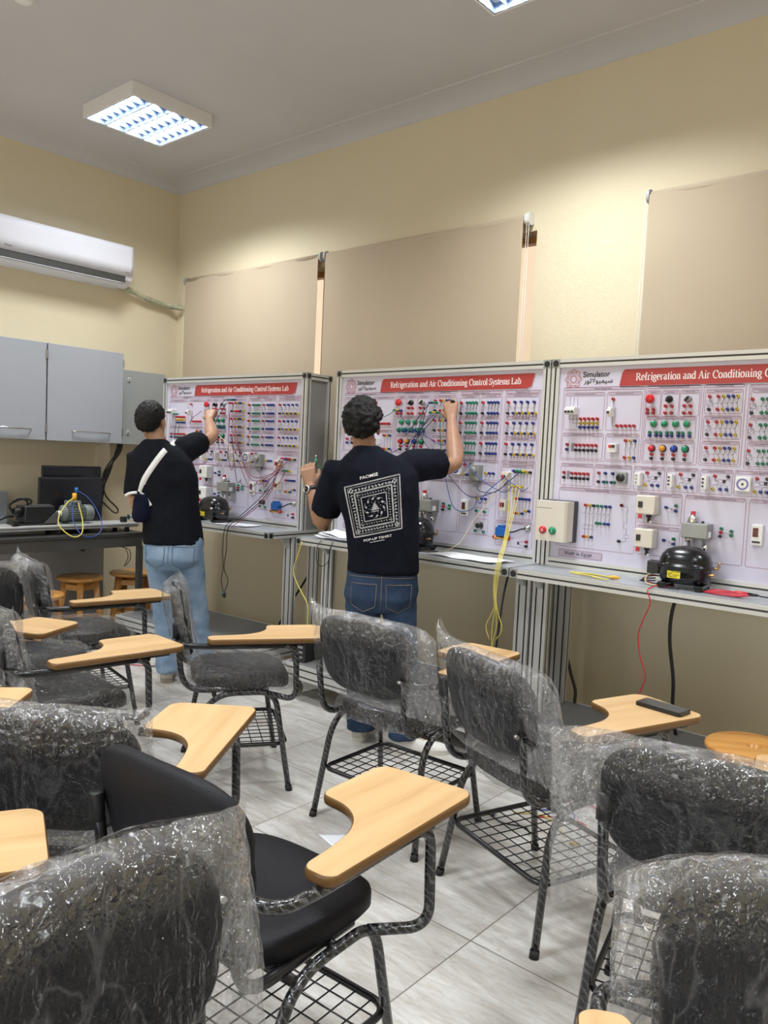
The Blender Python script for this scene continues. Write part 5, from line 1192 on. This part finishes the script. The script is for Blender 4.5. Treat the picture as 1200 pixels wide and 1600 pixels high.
# man with the sling
J1 = dict(feet=(-4.09,2.85), head=(-4.228,2.72,1.607), neck=(-4.187,2.742,1.485), chest=(-4.16,2.78,1.28), hip=(-4.09,2.815,.865),
          shL=(-4.262,2.665,1.372), elL=(-4.262,2.655,1.09), wrL=(-4.33,2.885,1.06), shR=(-4.122,2.875,1.425), elR=(-4.195,3.15,1.53), wrR=(-4.395,3.275,1.645),
          hipL=(-4.155,2.755,.78), kneeL=(-4.14,2.80,.44), ankL=(-4.105,2.81,.085), hipR=(-4.02,2.875,.78), kneeR=(-4.04,2.95,.44), ankR=(-4.05,3.02,.085))
c1 = Vector(J1['hip'])
p1, G1, bv1, inv1 = person('person in black t-shirt and light blue jeans with left arm in a sling', J1, dict(
    face=V(-.62,.78,0), skin='skin_a', hair=((.090,.108,.112), .010, .055, 75), nape=.84, seed=1, shirt='shirt', jeans='jeans_light', stitch='seam_light',
    handR=(V(-.45,.45,.75), V(-.5,.75,-.35), -E_, (1.25,1.35,.9), .8), handL=(V(-.15,.95,-.2), V(-.4,-.1,-.9), Z_, (.5,.5,.4), .4),
    sleeveR=.62, sleeveL=.78, heelL=(-4.085,2.785), toeL=V(-.80,.60,0), heelR=(-4.03,2.99), toeR=V(-.55,.83,0), shoes=(M['shoe'], M['sole']),
    torso=[(W(c1,.0,-.005,-.005),.178,.128),(W(c1,-.01,-.01,.10),.172,.122),(W(c1,-.03,-.015,.25),.182,.125),(W(c1,-.06,-.02,.40),.196,.125),(W(c1,-.085,-.02,.50),.185,.115),(W(c1,-.105,-.02,.565),.145,.085),(W(c1,-.125,-.02,.605),.085,.066),(W(c1,-.13,-.015,.63),.062,.058)],
    pelvis=[(W(c1,0,0,.08),.165,.115),(W(c1,0,0,.0),.176,.128),(W(c1,.0,-.005,-.09),.178,.132),(W(c1,0,0,-.16),.12,.10)]))
def wrap_strip(bvh, inv, parent, pts, w, m, name, off=.004, src=.6):
    P = []
    for a in pts:
        a = Vector(a); hit, n, _, _ = bvh.ray_cast(a-D_*src, D_); P.append((hit if hit else a)-D_*off)
    P = cat_spline(P, 4); mb = MB(); L = len(P); vs = []
    for i in range(L):
        tt = (P[min(i+1,L-1)]-P[max(i-1,0)]).normalized(); q = D_.cross(tt).normalized()*(w/2); vs += [P[i]-q, P[i]+q]
    for i in range(L): vs += [vs[2*i]+D_*.010, vs[2*i+1]+D_*.010]
    k = 2*L; fs = [[2*i, 2*i+1, 2*i+3, 2*i+2] for i in range(L-1)]+[[k+2*i, k+2*i+2, k+2*i+3, k+2*i+1] for i in range(L-1)]+[[2*i, 2*i+2, k+2*i+2, k+2*i] for i in range(L-1)]+[[2*i+1, k+2*i+1, k+2*i+3, 2*i+3] for i in range(L-1)]
    me = mb.add(vs, fs, 0, True).mesh(name, [m]); me.transform(inv); return put(name, me, parent)
# sling: pouch round the bent left arm, webbing over the back
s = MB(); el = G1['elL']; wr = G1['wrL']
es = el+E_*.065-D_*.065
s.rings([ering(es+Z_*.075,.040,.065,e=3.5), ering(es+Z_*.03,.055,.080,e=3.5), ering(es-Z_*.06,.057,.080,e=3.5), ering(es-Z_*.095,.045,.07,e=3.5)]); s.tube([es-Z_*.02+D_*.03, (es+wr)/2-Z_*.015, wr-Z_*.01], [.075,.07,.062], 18, round_ends=True)
me = baked(s, .010, 6, 'arm_sling'); ruffle(me, .004, 14, (1,1,1), 2); me.transform(inv1); me.materials.append(M['sling_navy']); put('arm_sling', me, p1)['label'] = 'navy arm sling pouch'
o = wrap_strip(bv1, inv1, p1, [(-4.205,2.675,1.175),(-4.185,2.695,1.25),(-4.145,2.73,1.34),(-4.105,2.765,1.43),(-4.09,2.78,1.475),(-4.085,2.785,1.495)], .034, M['sling_white'], 'sling_strap'); o['label'] = 'white sling strap across the back'
o = wrap_strip(bv1, inv1, p1, [(-4.275,2.615,1.150),(-4.245,2.64,1.168),(-4.205,2.675,1.178)], .016, M['sling_white'], 'sling_strap', .075)
o = wrap_strip(bv1, inv1, p1, [(-4.207,2.675,1.178),(-4.180,2.695,1.15),(-4.155,2.72,1.10)], .016, M['sling_white'], 'sling_strap')
# man with the printed shirt
J2 = dict(feet=(-2.47,2.97), head=(-2.620,2.865,1.607), neck=(-2.605,2.875,1.497), chest=(-2.565,2.895,1.28), hip=(-2.515,2.94,.845),
          shL=(-2.700,2.785,1.372), elL=(-2.822,2.815,1.105), wrL=(-2.938,2.835,1.285), shR=(-2.445,3.045,1.415), elR=(-2.355,3.285,1.435), wrR=(-2.492,3.425,1.665),
          hipL=(-2.585,2.885,.77), kneeL=(-2.60,2.915,.43), ankL=(-2.61,2.945,.085), hipR=(-2.445,3.0,.77), kneeR=(-2.41,3.01,.43), ankR=(-2.385,3.005,.085))
c2 = Vector(J2['hip'])
p2, G2, bv2, inv2 = person('person in black t-shirt with white printed back and dark blue jeans', J2, dict(
    face=V(-.58,.81,0), skin='skin_b', hair=((.101,.112,.120), .016, .11, 42), nape=.78, seed=7, shirt='shirt_b', jeans='jeans_dark', stitch='seam_tan',
    handR=(V(-.30,.25,.95), V(-.45,.80,-.1), -E_, (.55,.75,.55), .7), handL=(V(-.30,.02,.95), V(-.55,.80,.1), E_, (.45,.75,.5), .9),
    sleeveR=.72, sleeveL=.80, heelL=(-2.615,2.915), toeL=V(-.45,.89,0), heelR=(-2.410,2.965), toeR=V(.74,.67,0), shoes=(M['shoe_white'], M['sole_white']),
    torso=[(W(c2,.0,-.005,.04),.178,.130),(W(c2,-.0,-.01,.12),.172,.125),(W(c2,-.015,-.015,.27),.182,.128),(W(c2,-.035,-.02,.42),.202,.128),(W(c2,-.05,-.02,.53),.195,.115),(W(c2,-.07,-.02,.595),.150,.085),(W(c2,-.095,-.02,.635),.085,.066),(W(c2,-.10,-.015,.66),.060,.057)],
    pelvis=[(W(c2,0,0,.09),.165,.118),(W(c2,0,0,.0),.178,.130),(W(c2,.0,-.005,-.08),.180,.134),(W(c2,0,0,-.15),.12,.10)]))
def put2(mb, name, m, lab=None):
    me = mb.mesh(name, [m]); me.transform(inv2); o = put(name, me, p2)
    if lab: o['label'] = lab
    return o
w0, w1 = G2['elL'], G2['wrL']; ax = (w1-w0).normalized(); wc = w1-ax*.025
x_, y_ = frame_of(ax); q = [wc+(x_*math.cos(a)+y_*math.sin(a))*.0335 for a in [2*math.pi*k/28 for k in range(28)]]
m = MB(); rs = []
for u_, r_ in ((-.010,.031),(-.010,.0345),(.010,.0345),(.010,.031)): rs.append([wc+ax*u_+(x_*math.cos(2*math.pi*k/28)+y_*math.sin(2*math.pi*k/28))*r_ for k in range(28)])
m.rings(rs, 0, True, False, True); wb = put2(m, 'watch', M['black_plastic'])
nrm = (-D_*.8-E_*.55); nrm = (nrm-ax*nrm.dot(ax)).normalized()
fm = MB().lathe([(.020,0),(.021,.004),(.019,.009),(.016,.010),(.016,.0085),(.001,.0085)], wc+nrm*.031, nrm, 28).mesh('watch_case', [M['chrome']]); fm.transform(inv2); put('watch_case', fm, wb)
fm = MB().lathe([(.0155,.0088),(.001,.0089)], wc+nrm*.031, nrm, 24).mesh('watch_dial', [M['glass']]); fm.transform(inv2); put('watch_dial', fm, wb)
# back print: a bandana-like square of plain ornaments, mapped onto the shirt
PT = [Vector(p) for p in ((-2.58,2.713,1.297),(-2.372,2.868,1.372),(-2.366,2.897,1.117),(-2.535,2.75,1.060))]
def shirt_pt(u, v, off=.0025):
    a = (PT[0]*(1-u)+PT[1]*u)*(1-v)+(PT[3]*(1-u)+PT[2]*u)*v; hit, n, _, _ = bv2.ray_cast(a-D_*.5, D_); return (hit if hit else a+D_*.08)-D_*off
pr = MB()
def pline(pts, w, closed=False):
    P = []
    L = len(pts); rng = range(L if closed else L-1)
    for i in rng:
        a, b = pts[i], pts[(i+1)%L]; n = max(1, int(math.dist(a, b)/.03))
        for k in range(n): P.append((a[0]+(b[0]-a[0])*k/n, a[1]+(b[1]-a[1])*k/n))
    if not closed: P.append(pts[-1])
    Q = [shirt_pt(*p) for p in P]; L = len(Q); vs = []
    for i in range(L):
        t = (Q[(i+1)%L]-Q[i-1]) if closed else (Q[min(i+1,L-1)]-Q[max(i-1,0)]); t = t.normalized(); s_ = D_.cross(t).normalized()*w/2; vs += [Q[i]-s_, Q[i]+s_]
    pr.add(vs, [[2*i, 2*((i+1)%L), 2*((i+1)%L)+1, 2*i+1] for i in range(L if closed else L-1)])
def pblob(cu, cv, ru, rv, rot=0, n=10, tail=0):
    pts = []
    for k in range(n):
        a = 2*math.pi*k/n; r = 1+(tail if k == 0 else 0); x = ru*r*math.cos(a); y = rv*math.sin(a); pts.append(shirt_pt(cu+x*math.cos(rot)-y*math.sin(rot), cv+x*math.sin(rot)+y*math.cos(rot)))
    pr.add(pts, [list(range(n))])
sq = lambda d: [(d,d),(1-d,d),(1-d,1-d),(d,1-d)]
pline(sq(0), .006, True); pline(sq(.15), .005, True); pline(sq(.165), .002, True); pline(sq(.265), .0045, True); pline(sq(.045), .002, True)
rnd = random.Random(5)
for k in range(15):
    for side in range(4):
        f = .07+.86*k/14; c = (f,.10) if side == 0 else (f,.90) if side == 1 else (.10,f) if side == 2 else (.90,f)
        pblob(*c, .026, .014, rnd.random()*3, 9, .5); pblob(c[0]+.02*(side>1), c[1]+.022*(side<2), .008, .006)
for k in range(13):
    for side in range(4):
        f = .20+.60*k/12; c = (f,.215) if side == 0 else (f,.785) if side == 1 else (.215,f) if side == 2 else (.785,f)
        if k % 2: pblob(*c, .013, .010)
        else: pline([(c[0]-.012,c[1]-.014),(c[0]+.012,c[1]+.014)], .004)
for k in range(10):
    a = 2*math.pi*k/10+.2; pblob(.5+.172*math.cos(a), .5+.172*math.sin(a), .031, .018, a+.9, 14, .7)
    pblob(.5+.112*math.cos(a+.3), .5+.112*math.sin(a+.3), .008, .008); pblob(.5+.205*math.cos(a+.3), .5+.205*math.sin(a+.3), .008, .008)
for k in range(4):
    w_ = .020+.022*k; y_ = .425+.036*k; pblob(.5, y_, w_, .019, 0, 12)
pline([(.43,.575),(.57,.575)], .004)
put2(pr, 'back_print', M['print_fabric'], 'white square ornament print')
def shirt_text(s, u0, u1, v, h, nm):
    c = bpy.data.curves.new(nm, 'FONT'); c.body = s; c.size = 1; c.resolution_u = 2; c.offset = .012
    o = bpy.data.objects.new(nm, c); scn.collection.objects.link(o); dg = bpy.context.evaluated_depsgraph_get(); me = bpy.data.meshes.new_from_object(o.evaluated_get(dg)); bpy.data.objects.remove(o)
    x0 = min(p.co.x for p in me.vertices); x1 = max(p.co.x for p in me.vertices); y1 = max(p.co.y for p in me.vertices)
    for p in me.vertices: p.co = shirt_pt(u0+(u1-u0)*(p.co.x-x0)/(x1-x0), v-h*p.co.y/y1, .003)
    me.materials.clear(); me.materials.append(M['sling_white']); me.transform(inv2); return put(nm, me, p2)
shirt_text('PAOMSE', .30, .62, -.075, .060, 'shirt_lettering')
shirt_text('POP-UP TSHIRT', .18, .78, 1.115, .045, 'shirt_lettering')
t = MB().tube([shirt_pt(.3+.04*k, 1.15) for k in range(9)], .0012, 4); put2(t, 'shirt_underline', M['sling_white'])
# ring on the raised hand, plug held in the left hand
kn = G2['wrR']+V(-.30,.25,.95).normalized()*.10; put2(MB().lathe([(.0105,-.003),(.0115,-.003),(.0115,.003),(.0105,.003)], kn+V(-.30,.25,.95).normalized()*.008+E_*.012, V(-.30,.25,.95), 18), 'finger_ring', M['black_plastic'])

# ------------------------------------------------------------------ patch cords, wires, small things
tip = G2['wrL']+V(-.30,.02,.95)*.125+E_*.045+D_*.03
t = thing('banana_plug', 'green banana plug held in the raised left hand with the watch', 'plug', tip)
MB().cyl((0,0,-.012),(.0,.0,.022),.007).build('plug_body', M['s_green'], t); MB().cyl((0,0,.022),(0,0,.040),.003).build('plug_pin', M['steel'], t)
cable('patch_cord', [tip-Z_*.012, (-2.90,2.93,1.375),(-2.80,3.05,1.385),(-2.78,3.25,1.40),(-2.85,3.45,1.41),(-2.90,3.54,1.415)], .0022, M['w_green'], 'thin green cord running from the raised left hand to the middle trainer board', 'cable')
B1 = Matrix.Translation(V(-3.746-1.49*math.cos(a1), 3.56-1.49*math.sin(a1), 0)) @ Matrix.Rotation(a1, 4, 'Z')
B2 = Matrix.Translation(V(-3.476,3.56,0)); B3 = Matrix.Translation(V(-1.974,3.552,0))
rnd = random.Random(4)
def plug(Bm, u, z, c, grp, lab):
    o = put('banana_plug', PLG[c]); o.matrix_world = Bm @ Matrix.Translation(V(u, -.016, z)); return tag(o, lab, 'plug', grp)
PLG = {c: MB().lathe([(.006,0),(.0065,-.004),(.0065,-.022),(.004,-.028),(.0025,-.034)], (0,0,0), (0,1,0), 10).mesh('banana_plug', [M['s_'+c]]) for c in ('red','blue','green','yellow','black')}
def cord(Bm, a, b, sag, out, c, lab, grp, extra=None, r=.0023):
    (u0,z0), (u1,z1) = a, b
    pts = [V(u0,-.045,z0), V(u0+(u1-u0)*.12+.01,-.045-out*.7,z0-.012-sag*.35), V((u0+u1)/2+(rnd.random()-.5)*.03,-.045-out,(z0+z1)/2-sag), V(u1-(u1-u0)*.12,-.045-out*.7,z1-.012-sag*.35), V(u1,-.045,z1)]
    o = cable('patch_cord', [Bm @ p for p in (extra or pts)], r, M['w_'+c], lab, 'cable', grp); return o
g1 = 'patch cords on the left trainer board'; l1 = 'thin patch cord plugged into the left trainer board'
for a, b, s, c in (((.76,1.80),(.60,1.58),.02,'darkblue'),((.775,1.777),(.62,1.55),.03,'darkblue'),((.80,1.72),(.86,1.36),.10,'maroon'),((.812,1.70),(1.30,1.40),.28,'maroon'),((.82,1.60),(1.34,1.405),.22,'maroon'),((.81,1.55),(1.36,1.33),.26,'maroon'),((.60,1.58),(1.02,1.36),-.02,'cream'),((.833,1.55),(.93,1.25),.02,'darkblue'),((.93,1.25),(1.10,1.24),.04,'darkblue'),((.26,1.64),(.30,1.50),.02,'green'),((.22,1.637),(.24,1.50),.03,'darkblue'),((.52,1.43),(.63,1.50),.02,'darkblue'),((.37,1.646),(.50,1.72),.02,'maroon'),((1.15,1.24),(1.40,1.40),.04,'maroon'),((.575,1.37),(.30,1.40),.05,'maroon'),((1.09,1.25),(1.33,1.33),.03,'maroon')):
    cord(B1, a, b, s, .03, c, l1, g1)
for k, (u, z, c) in enumerate(((.76,1.80,'green'),(.79,1.80,'green'),(.82,1.80,'blue'),(.78,1.777,'red'),(.84,1.72,'red'),(.86,1.72,'red'),(1.31,1.41,'red'),(1.33,1.41,'red'),(1.35,1.41,'blue'),(1.37,1.41,'red'),(1.33,1.33,'green'),(1.35,1.33,'green'),(.17,1.70,'green'),(.19,1.70,'green'),(.21,1.66,'yellow'),(1.29,1.36,'yellow'))): plug(B1, u, z, c, 'plugs on the left trainer board', 'small stacked banana plug on the left trainer board')
for k, (c, dx) in enumerate((('darkblue',0),('darkblue',.03),('maroon',.05))):
    P = [B1 @ V(1.33-.02*k,-.05,1.36), B1 @ V(1.27+dx,-.14,1.18), B1 @ V(1.16+dx,-.25,1.02), B1 @ V(1.10+dx,-.315,.95)]
    if k < 2: P += [B1 @ V(1.09+dx*1.2,-.325,.80), B1 @ V(1.10+dx*.3,-.325,.68), B1 @ V(1.085+dx*2.2,-.325,.60), B1 @ V(1.11+dx*.3,-.325,.52)]
    cable('patch_cord', P, .0026, M['w_'+('black' if k < 2 else c)], ('dark cord hanging below the left trainer worktop to a green plug' if k < 2 else 'dark red cord running down to the left trainer worktop edge'), 'cable', 'cords hanging from the left trainer worktop' if k < 2 else None)
t = thing('banana_plug', 'green plug dangling below the left trainer worktop', 'plug', B1 @ V(1.112,-.325,.505)); MB().cyl((-.006,0,-.012),(-.006,0,.018),.009).build('green_body', M['s_green'], t, label='green plug body'); MB().cyl((.010,0,-.018),(.010,0,.012),.009).build('black_body', M['black_plastic'], t, label='black plug body')
g2 = 'patch cords on the middle trainer board'; l2 = 'thin dark blue patch cord plugged into the middle trainer board'
for a, b, s, c in (((.74,1.76),(.70,1.61),.02,'darkblue'),((.76,1.76),(.70,1.60),.04,'darkblue'),((.78,1.77),(.60,1.60),.02,'darkblue'),((.80,1.70),(.62,1.52),.03,'darkblue'),((.78,1.70),(.66,1.50),.02,'darkblue'),((.82,1.70),(.70,1.60),.03,'darkblue'),((.70,1.61),(.90,1.55),.02,'blue'),((.70,1.60),(.56,1.70),.01,'darkblue'),((.70,1.60),(.50,1.50),.03,'darkblue'),((.70,1.60),(.75,1.44),.02,'darkblue'),((.70,1.60),(.86,1.50),.03,'darkblue'),((.84,1.70),(.90,1.45),.04,'green'),((.90,1.55),(1.33,1.33),.06,'blue'),((.87,1.42),(1.12,1.25),.14,'blue'),((.88,1.42),(1.30,1.36),.13,'darkblue'),((1.12,1.25),(1.27,1.37),.03,'blue'),((1.10,1.33),(1.36,1.40),.07,'darkblue'),((1.28,1.38),(1.42,1.33),.02,'blue'),((.50,1.72),(.36,1.66),.02,'green'),((.30,1.64),(.20,1.55),.02,'darkblue')):
    cord(B2, a, b, s, .03, c, l2 if c in ('darkblue','blue') else 'thin green patch cord plugged into the middle trainer board', g2 if c in ('darkblue','blue') else 'green cords on the middle trainer board')
for u, z, c in ((.755,1.765,'blue'),(.775,1.765,'green'),(.795,1.765,'green'),(.76,1.71,'green'),(.79,1.71,'yellow'),(.81,1.71,'green'),(.50,1.725,'green'),(.52,1.725,'yellow'),(.54,1.722,'blue'),(.53,1.61,'green'),(.56,1.61,'green'),(.59,1.61,'blue'),(.62,1.61,'green'),(.65,1.61,'blue'),(.68,1.61,'green'),(1.32,1.41,'blue'),(1.34,1.41,'green'),(1.36,1.41,'green'),(1.38,1.41,'yellow'),(1.32,1.33,'yellow'),(1.34,1.33,'yellow'),(1.36,1.33,'yellow')): plug(B2, u, z, c, 'plugs on the middle trainer board', 'small stacked banana plug on the middle trainer board')
for k in range(4):
    q_ = (-1.0,.3,1.0,-.2)[k]; P = [B2 @ V(1.305+.022*k,-.045,1.33), B2 @ V(1.345+.014*k,-.10,1.20+.01*k), B2 @ V(1.395+.006*k,-.21,1.06), B2 @ V(1.425+.008*k,-.312,.955), B2 @ V(1.428+.006*k,-.33,.84), B2 @ V(1.448+.008*q_,-.335,.75), B2 @ V(1.445+.045*q_,-.335,.655), B2 @ V(1.44+.018*q_,-.335,.59)]+([B2 @ V(1.44,-.335,.50)] if k % 2 else [])
    cable('patch_cord', P, .0019, M['w_yellow'], 'yellow cord in the bunch hanging from the right end of the middle trainer board', 'cable', 'yellow cords of the middle trainer board')
cable('patch_cord', [B2 @ V(1.30,-.045,1.40), B2 @ V(1.22,-.08,1.25), B2 @ V(1.15,-.12,1.14), B2 @ V(1.09,-.15,1.02), B2 @ V(.98,-.16,.957), B2 @ V(.86,-.17,.953), B2 @ V(.74,-.16,.953)], .0024, M['w_cream'], 'pale yellow cord curving from the middle trainer board onto its worktop', 'cable')
cable('patch_cord', [B2 @ V(.70,-.12,.953), B2 @ V(.74,-.11,1.0), B2 @ V(.80,-.12,1.01), B2 @ V(.85,-.14,.96), B2 @ V(.92,-.16,.953)], .003, M['w_black'], 'black wire arching on the middle trainer worktop beside the compressor', 'cable')
for k in range(4): cable('patch_cord', [B2 @ V(.66+.03*k,-.16-.02*k,.953+.004*k), B2 @ V(.74+.02*k,-.19,.955+.004*k), B2 @ V(.84,-.17-.015*k,.954+.003*k), B2 @ V(.92+.02*k,-.15,.953)], .0032, M['w_'+('black','darkblue','yellow','black')[k]], 'tangled wires lying on the middle trainer worktop beside the compressor', 'cable', 'tangled wires on the middle worktop')
cable('power_cable', [B2 @ V(1.37,-.10,.90), B2 @ V(1.37,-.14,.78), B2 @ V(1.365,-.16,.62), B2 @ V(1.35,-.16,.42), B2 @ V(1.32,-.12,.225)], .006, M['w_black'], 'black power cable hanging under the right end of the middle trainer', 'cable')
cable('power_cable', [B2 @ V(-.33,.29,.95), B2 @ V(-.394,.30,.82), B2 @ V(-.468,.30,.66), B2 @ V(-.57,.30,.51), B2 @ V(-.73,.30,.30), B2 @ V(-.84,.31,.12), B2 @ V(-.92,.33,.012)], .008, M['w_black'], 'black cable slanting down behind the left leg of the middle trainer', 'cable')
cable('patch_cord', [B2 @ V(.07,-.325,.925), B2 @ V(.05,-.335,.84), B2 @ V(.02,-.335,.76), B2 @ V(.035,-.335,.70), B2 @ V(.10,-.335,.62), B2 @ V(.15,-.335,.56), B2 @ V(.155,-.335,.46), B2 @ V(.15,-.335,.41)], .0035, M['w_yellow'], 'yellow cord with plug hanging from the left end of the middle trainer worktop', 'cable')
t = thing('banana_plug', 'yellow plug hanging below the left end of the middle worktop', 'plug', B2 @ V(.15,-.335,.395)); MB().cyl((0,0,-.016),(0,0,.016),.010).cyl((-.012,0,-.01),(.0,0,-.002),.007).build('plug_body', M['s_yellow'], t)
cable('hanging_wire', [B2 @ V(.22,-.31,.95), B2 @ V(.20,-.325,.90), B2 @ V(.205,-.325,.82), B2 @ V(.25,-.325,.80), B2 @ V(.30,-.325,.84), B2 @ V(.31,-.325,.92)], .0022, M['w_black'], 'thin black wire looping below the front rail of the middle trainer', 'cable')
cable('hanging_wire', [B2 @ V(.31,-.31,.95), B2 @ V(.30,-.325,.85), B2 @ V(.27,-.30,.70), B2 @ V(.25,-.28,.55), B2 @ V(.27,-.26,.40)], .0022, M['w_black'], 'thin black wire hanging straight below the middle trainer worktop', 'cable')
# on the right trainer
for k in range(3): cable('patch_cord', [B3 @ V(.47+.006*k,-.20-.01*k,.953+.003*k), B3 @ V(.40,-.19-.008*k,.954+.003*k), B3 @ V(.28+.02*k,-.18-.01*k,.954+.002*k), B3 @ V(.27+.02*k,-.205-.006*k,.954), B3 @ V(.38,-.225-.008*k,.954+.002*k), B3 @ V(.43-.01*k,-.245,.953), B3 @ V(.44+.02*k,-.262,.953)], .0026, M['w_yellow'], 'yellow test cord coiled on the left of the right trainer worktop', 'cable', 'yellow cords on the right worktop')
t = thing('crocodile_clip', 'yellow clip at the end of the coiled yellow cord on the right worktop', 'clip', B3 @ V(.455,-.20,.958), .1); MB().lathe([(.004,0),(.009,.008),(.008,.035),(.004,.048),(.001,.05)], (0,0,0), (1,0,0), 14).build('clip_sleeve', M['orange'], t)
cable('hanging_wire', [B3 @ V(.74,-.17,.953), B3 @ V(.70,-.22,.955), B3 @ V(.69,-.29,.953), B3 @ V(.688,-.328,.94), B3 @ V(.703,-.33,.89), B3 @ V(.68,-.33,.82), B3 @ V(.662,-.33,.75), B3 @ V(.675,-.33,.66), B3 @ V(.705,-.33,.58), B3 @ V(.69,-.33,.52), B3 @ V(.665,-.33,.42), B3 @ V(.68,-.33,.25)], .0026, M['w_red'], 'thin red wire hanging from the right trainer worktop', 'cable')
cable('power_cable', [B3 @ V(.69,.05,.93), B3 @ V(.655,.06,.80), B3 @ V(.65,.07,.66), B3 @ V(.675,.08,.48), B3 @ V(.675,.10,.33), B3 @ V(.69,.12,.215)], .009, M['w_black'], 'thick black cable hanging under the right trainer', 'cable')
cable('power_cable', [B3 @ V(.07,.20,.45), B3 @ V(.10,.20,.36), B3 @ V(.13,.20,.28), B3 @ V(.135,.19,.216)], .008, M['w_black'], 'short black cable curving down beside the left legs of the right trainer', 'cable')
for k in range(5): cable('test_lead', [B3 @ V(.87+.01*k,-.205,.953+.002*k), B3 @ V(.95,-.232+.012*k,.955+.003*k), B3 @ V(1.02+.01*k,-.22,.955+.002*k), B3 @ V(.99,-.17-.006*k,.955+.003*k), B3 @ V(.91,-.175,.954+.002*k), B3 @ V(.88,-.195+.004*k,.953)], .003, M['w_red'], 'red test lead coiled on the right worktop beside the compressor', 'cable', 'red test leads on the right worktop')
t = thing('crocodile_clip', 'red clip with black tip lying right of the compressor on the right worktop', 'clip', B3 @ V(.98,-.16,.960), .05); MB().lathe([(.004,0),(.010,.012),(.008,.05),(.004,.06)], (0,0,0), (1,0,0), 14).build('red_sleeve', M['s_red'], t, label='red sleeve'); MB().lathe([(.007,.055),(.006,.09),(.002,.10)], (0,0,0), (1,0,0), 12).build('black_tip', M['black_plastic'], t, label='black tip')
cable('test_lead', [B3 @ V(1.08,-.155,.958), B3 @ V(1.18,-.15,.955), B3 @ V(1.33,-.16,.955)], .003, M['w_black'], 'black lead running right from the red clip on the right worktop', 'cable')
for k in range(4): cable('compressor_wire', [B3 @ V(.655,-.165,1.0-.012*k), B3 @ V(.625-.01*k,-.19,.985-.008*k), B3 @ V(.635+.02*k,-.215,.957), B3 @ V(.70+.03*k,-.23-.01*k,.954)], .003, M['w_'+('cream','maroon','black','black')[k]], 'short wire from the terminal cover of the compressor on the right worktop', 'cable', 'compressor terminal wires')
# black slotted box on the base of the middle trainer
t = thing('slotted_box', 'black slotted metal box lying on the trolley base between left and middle trainers', 'box', (-3.36, 3.20, .2125), math.radians(8))
MB().bb(-.05,.05,0,.50,0,.115).build('body', M['black_plastic'], t, .004)
for z in (.03,.06,.09): MB().bb(-.02,.03,-.002,.001,z-.006,z+.006).build('slot', M['grey_metal'], t)
for y in (.10,.22,.34,.46): MB().cyl((.05,y,.085),(.052,y,.085),.005).build('bolt', M['steel'], t)
t = thing('wall_socket', 'beige double wall socket low behind the left legs of the middle trainer', 'socket', (-4.148, YB, .55))
MB().bb(-.06,.06,-.012,0,-.045,.045).build('plate', M['wall'], t, .003)
for z in (-.015,.015): MB().cyl((0,-.0125,z),(0,-.0135,z),.006).build('hole', M['black_plastic'], t)
# wires on the floor
fl = [((-1.58,2.96),(-1.50,3.06),(-1.46,3.02),(-1.42,3.10),(-1.36,3.06)), ((-1.56,2.90),(-1.46,2.98),(-1.41,2.93),(-1.44,2.86)), ((-1.53,2.84),(-1.45,2.90),(-1.36,2.92),(-1.30,2.84)), ((-1.62,2.80),(-1.52,2.86),(-1.42,2.82),(-1.36,2.76)), ((-1.68,2.72),(-1.60,2.68),(-1.52,2.72),(-1.47,2.68))]
for k, P in enumerate(fl): cable('floor_wire', [(x, y, .004+.004*(i%2)) for i, (x, y) in enumerate(P)], .003, M['w_'+('red','blue','red','yellow','black')[k]], 'tangled coloured wire on the floor behind the right-hand chairs', 'cable', 'loose wires on the floor by the right chairs')
for (x, y), c, lab in (((-1.68,2.72),'blue','blue plug on the floor under the book rack nearest the phone'), ((-1.31,2.73),'yellow','yellow plug on the floor behind the book rack nearest the phone')):
    t = thing('banana_plug', lab, 'plug', (x, y, .007)); MB().cyl((-.014,0,0),(.018,.004,0),.007).build('plug_body', M['s_'+c], t); MB().cyl((.018,.004,0),(.034,.006,0),.002).build('plug_pin', M['steel'], t)
for k, P in enumerate((((-4.62,2.78),(-4.55,2.86),(-4.48,2.90),(-4.44,3.0)), ((-4.50,2.90),(-4.42,2.93),(-4.34,2.95),(-4.26,2.93)))): cable('floor_wire', [(x, y, .004) for x, y in P], .003, M['w_'+('red','green')[k]], ('red','green')[k]+' wire on the floor beside the left shoe of the man with the sling', 'cable')
t = thing('banana_plug', 'red plug on the floor beside the left shoe of the man with the sling', 'plug', (-4.50,2.90,.009)); MB().cyl((-.015,0,0),(.015,.008,0),.009).build('plug_body', M['s_red'], t)
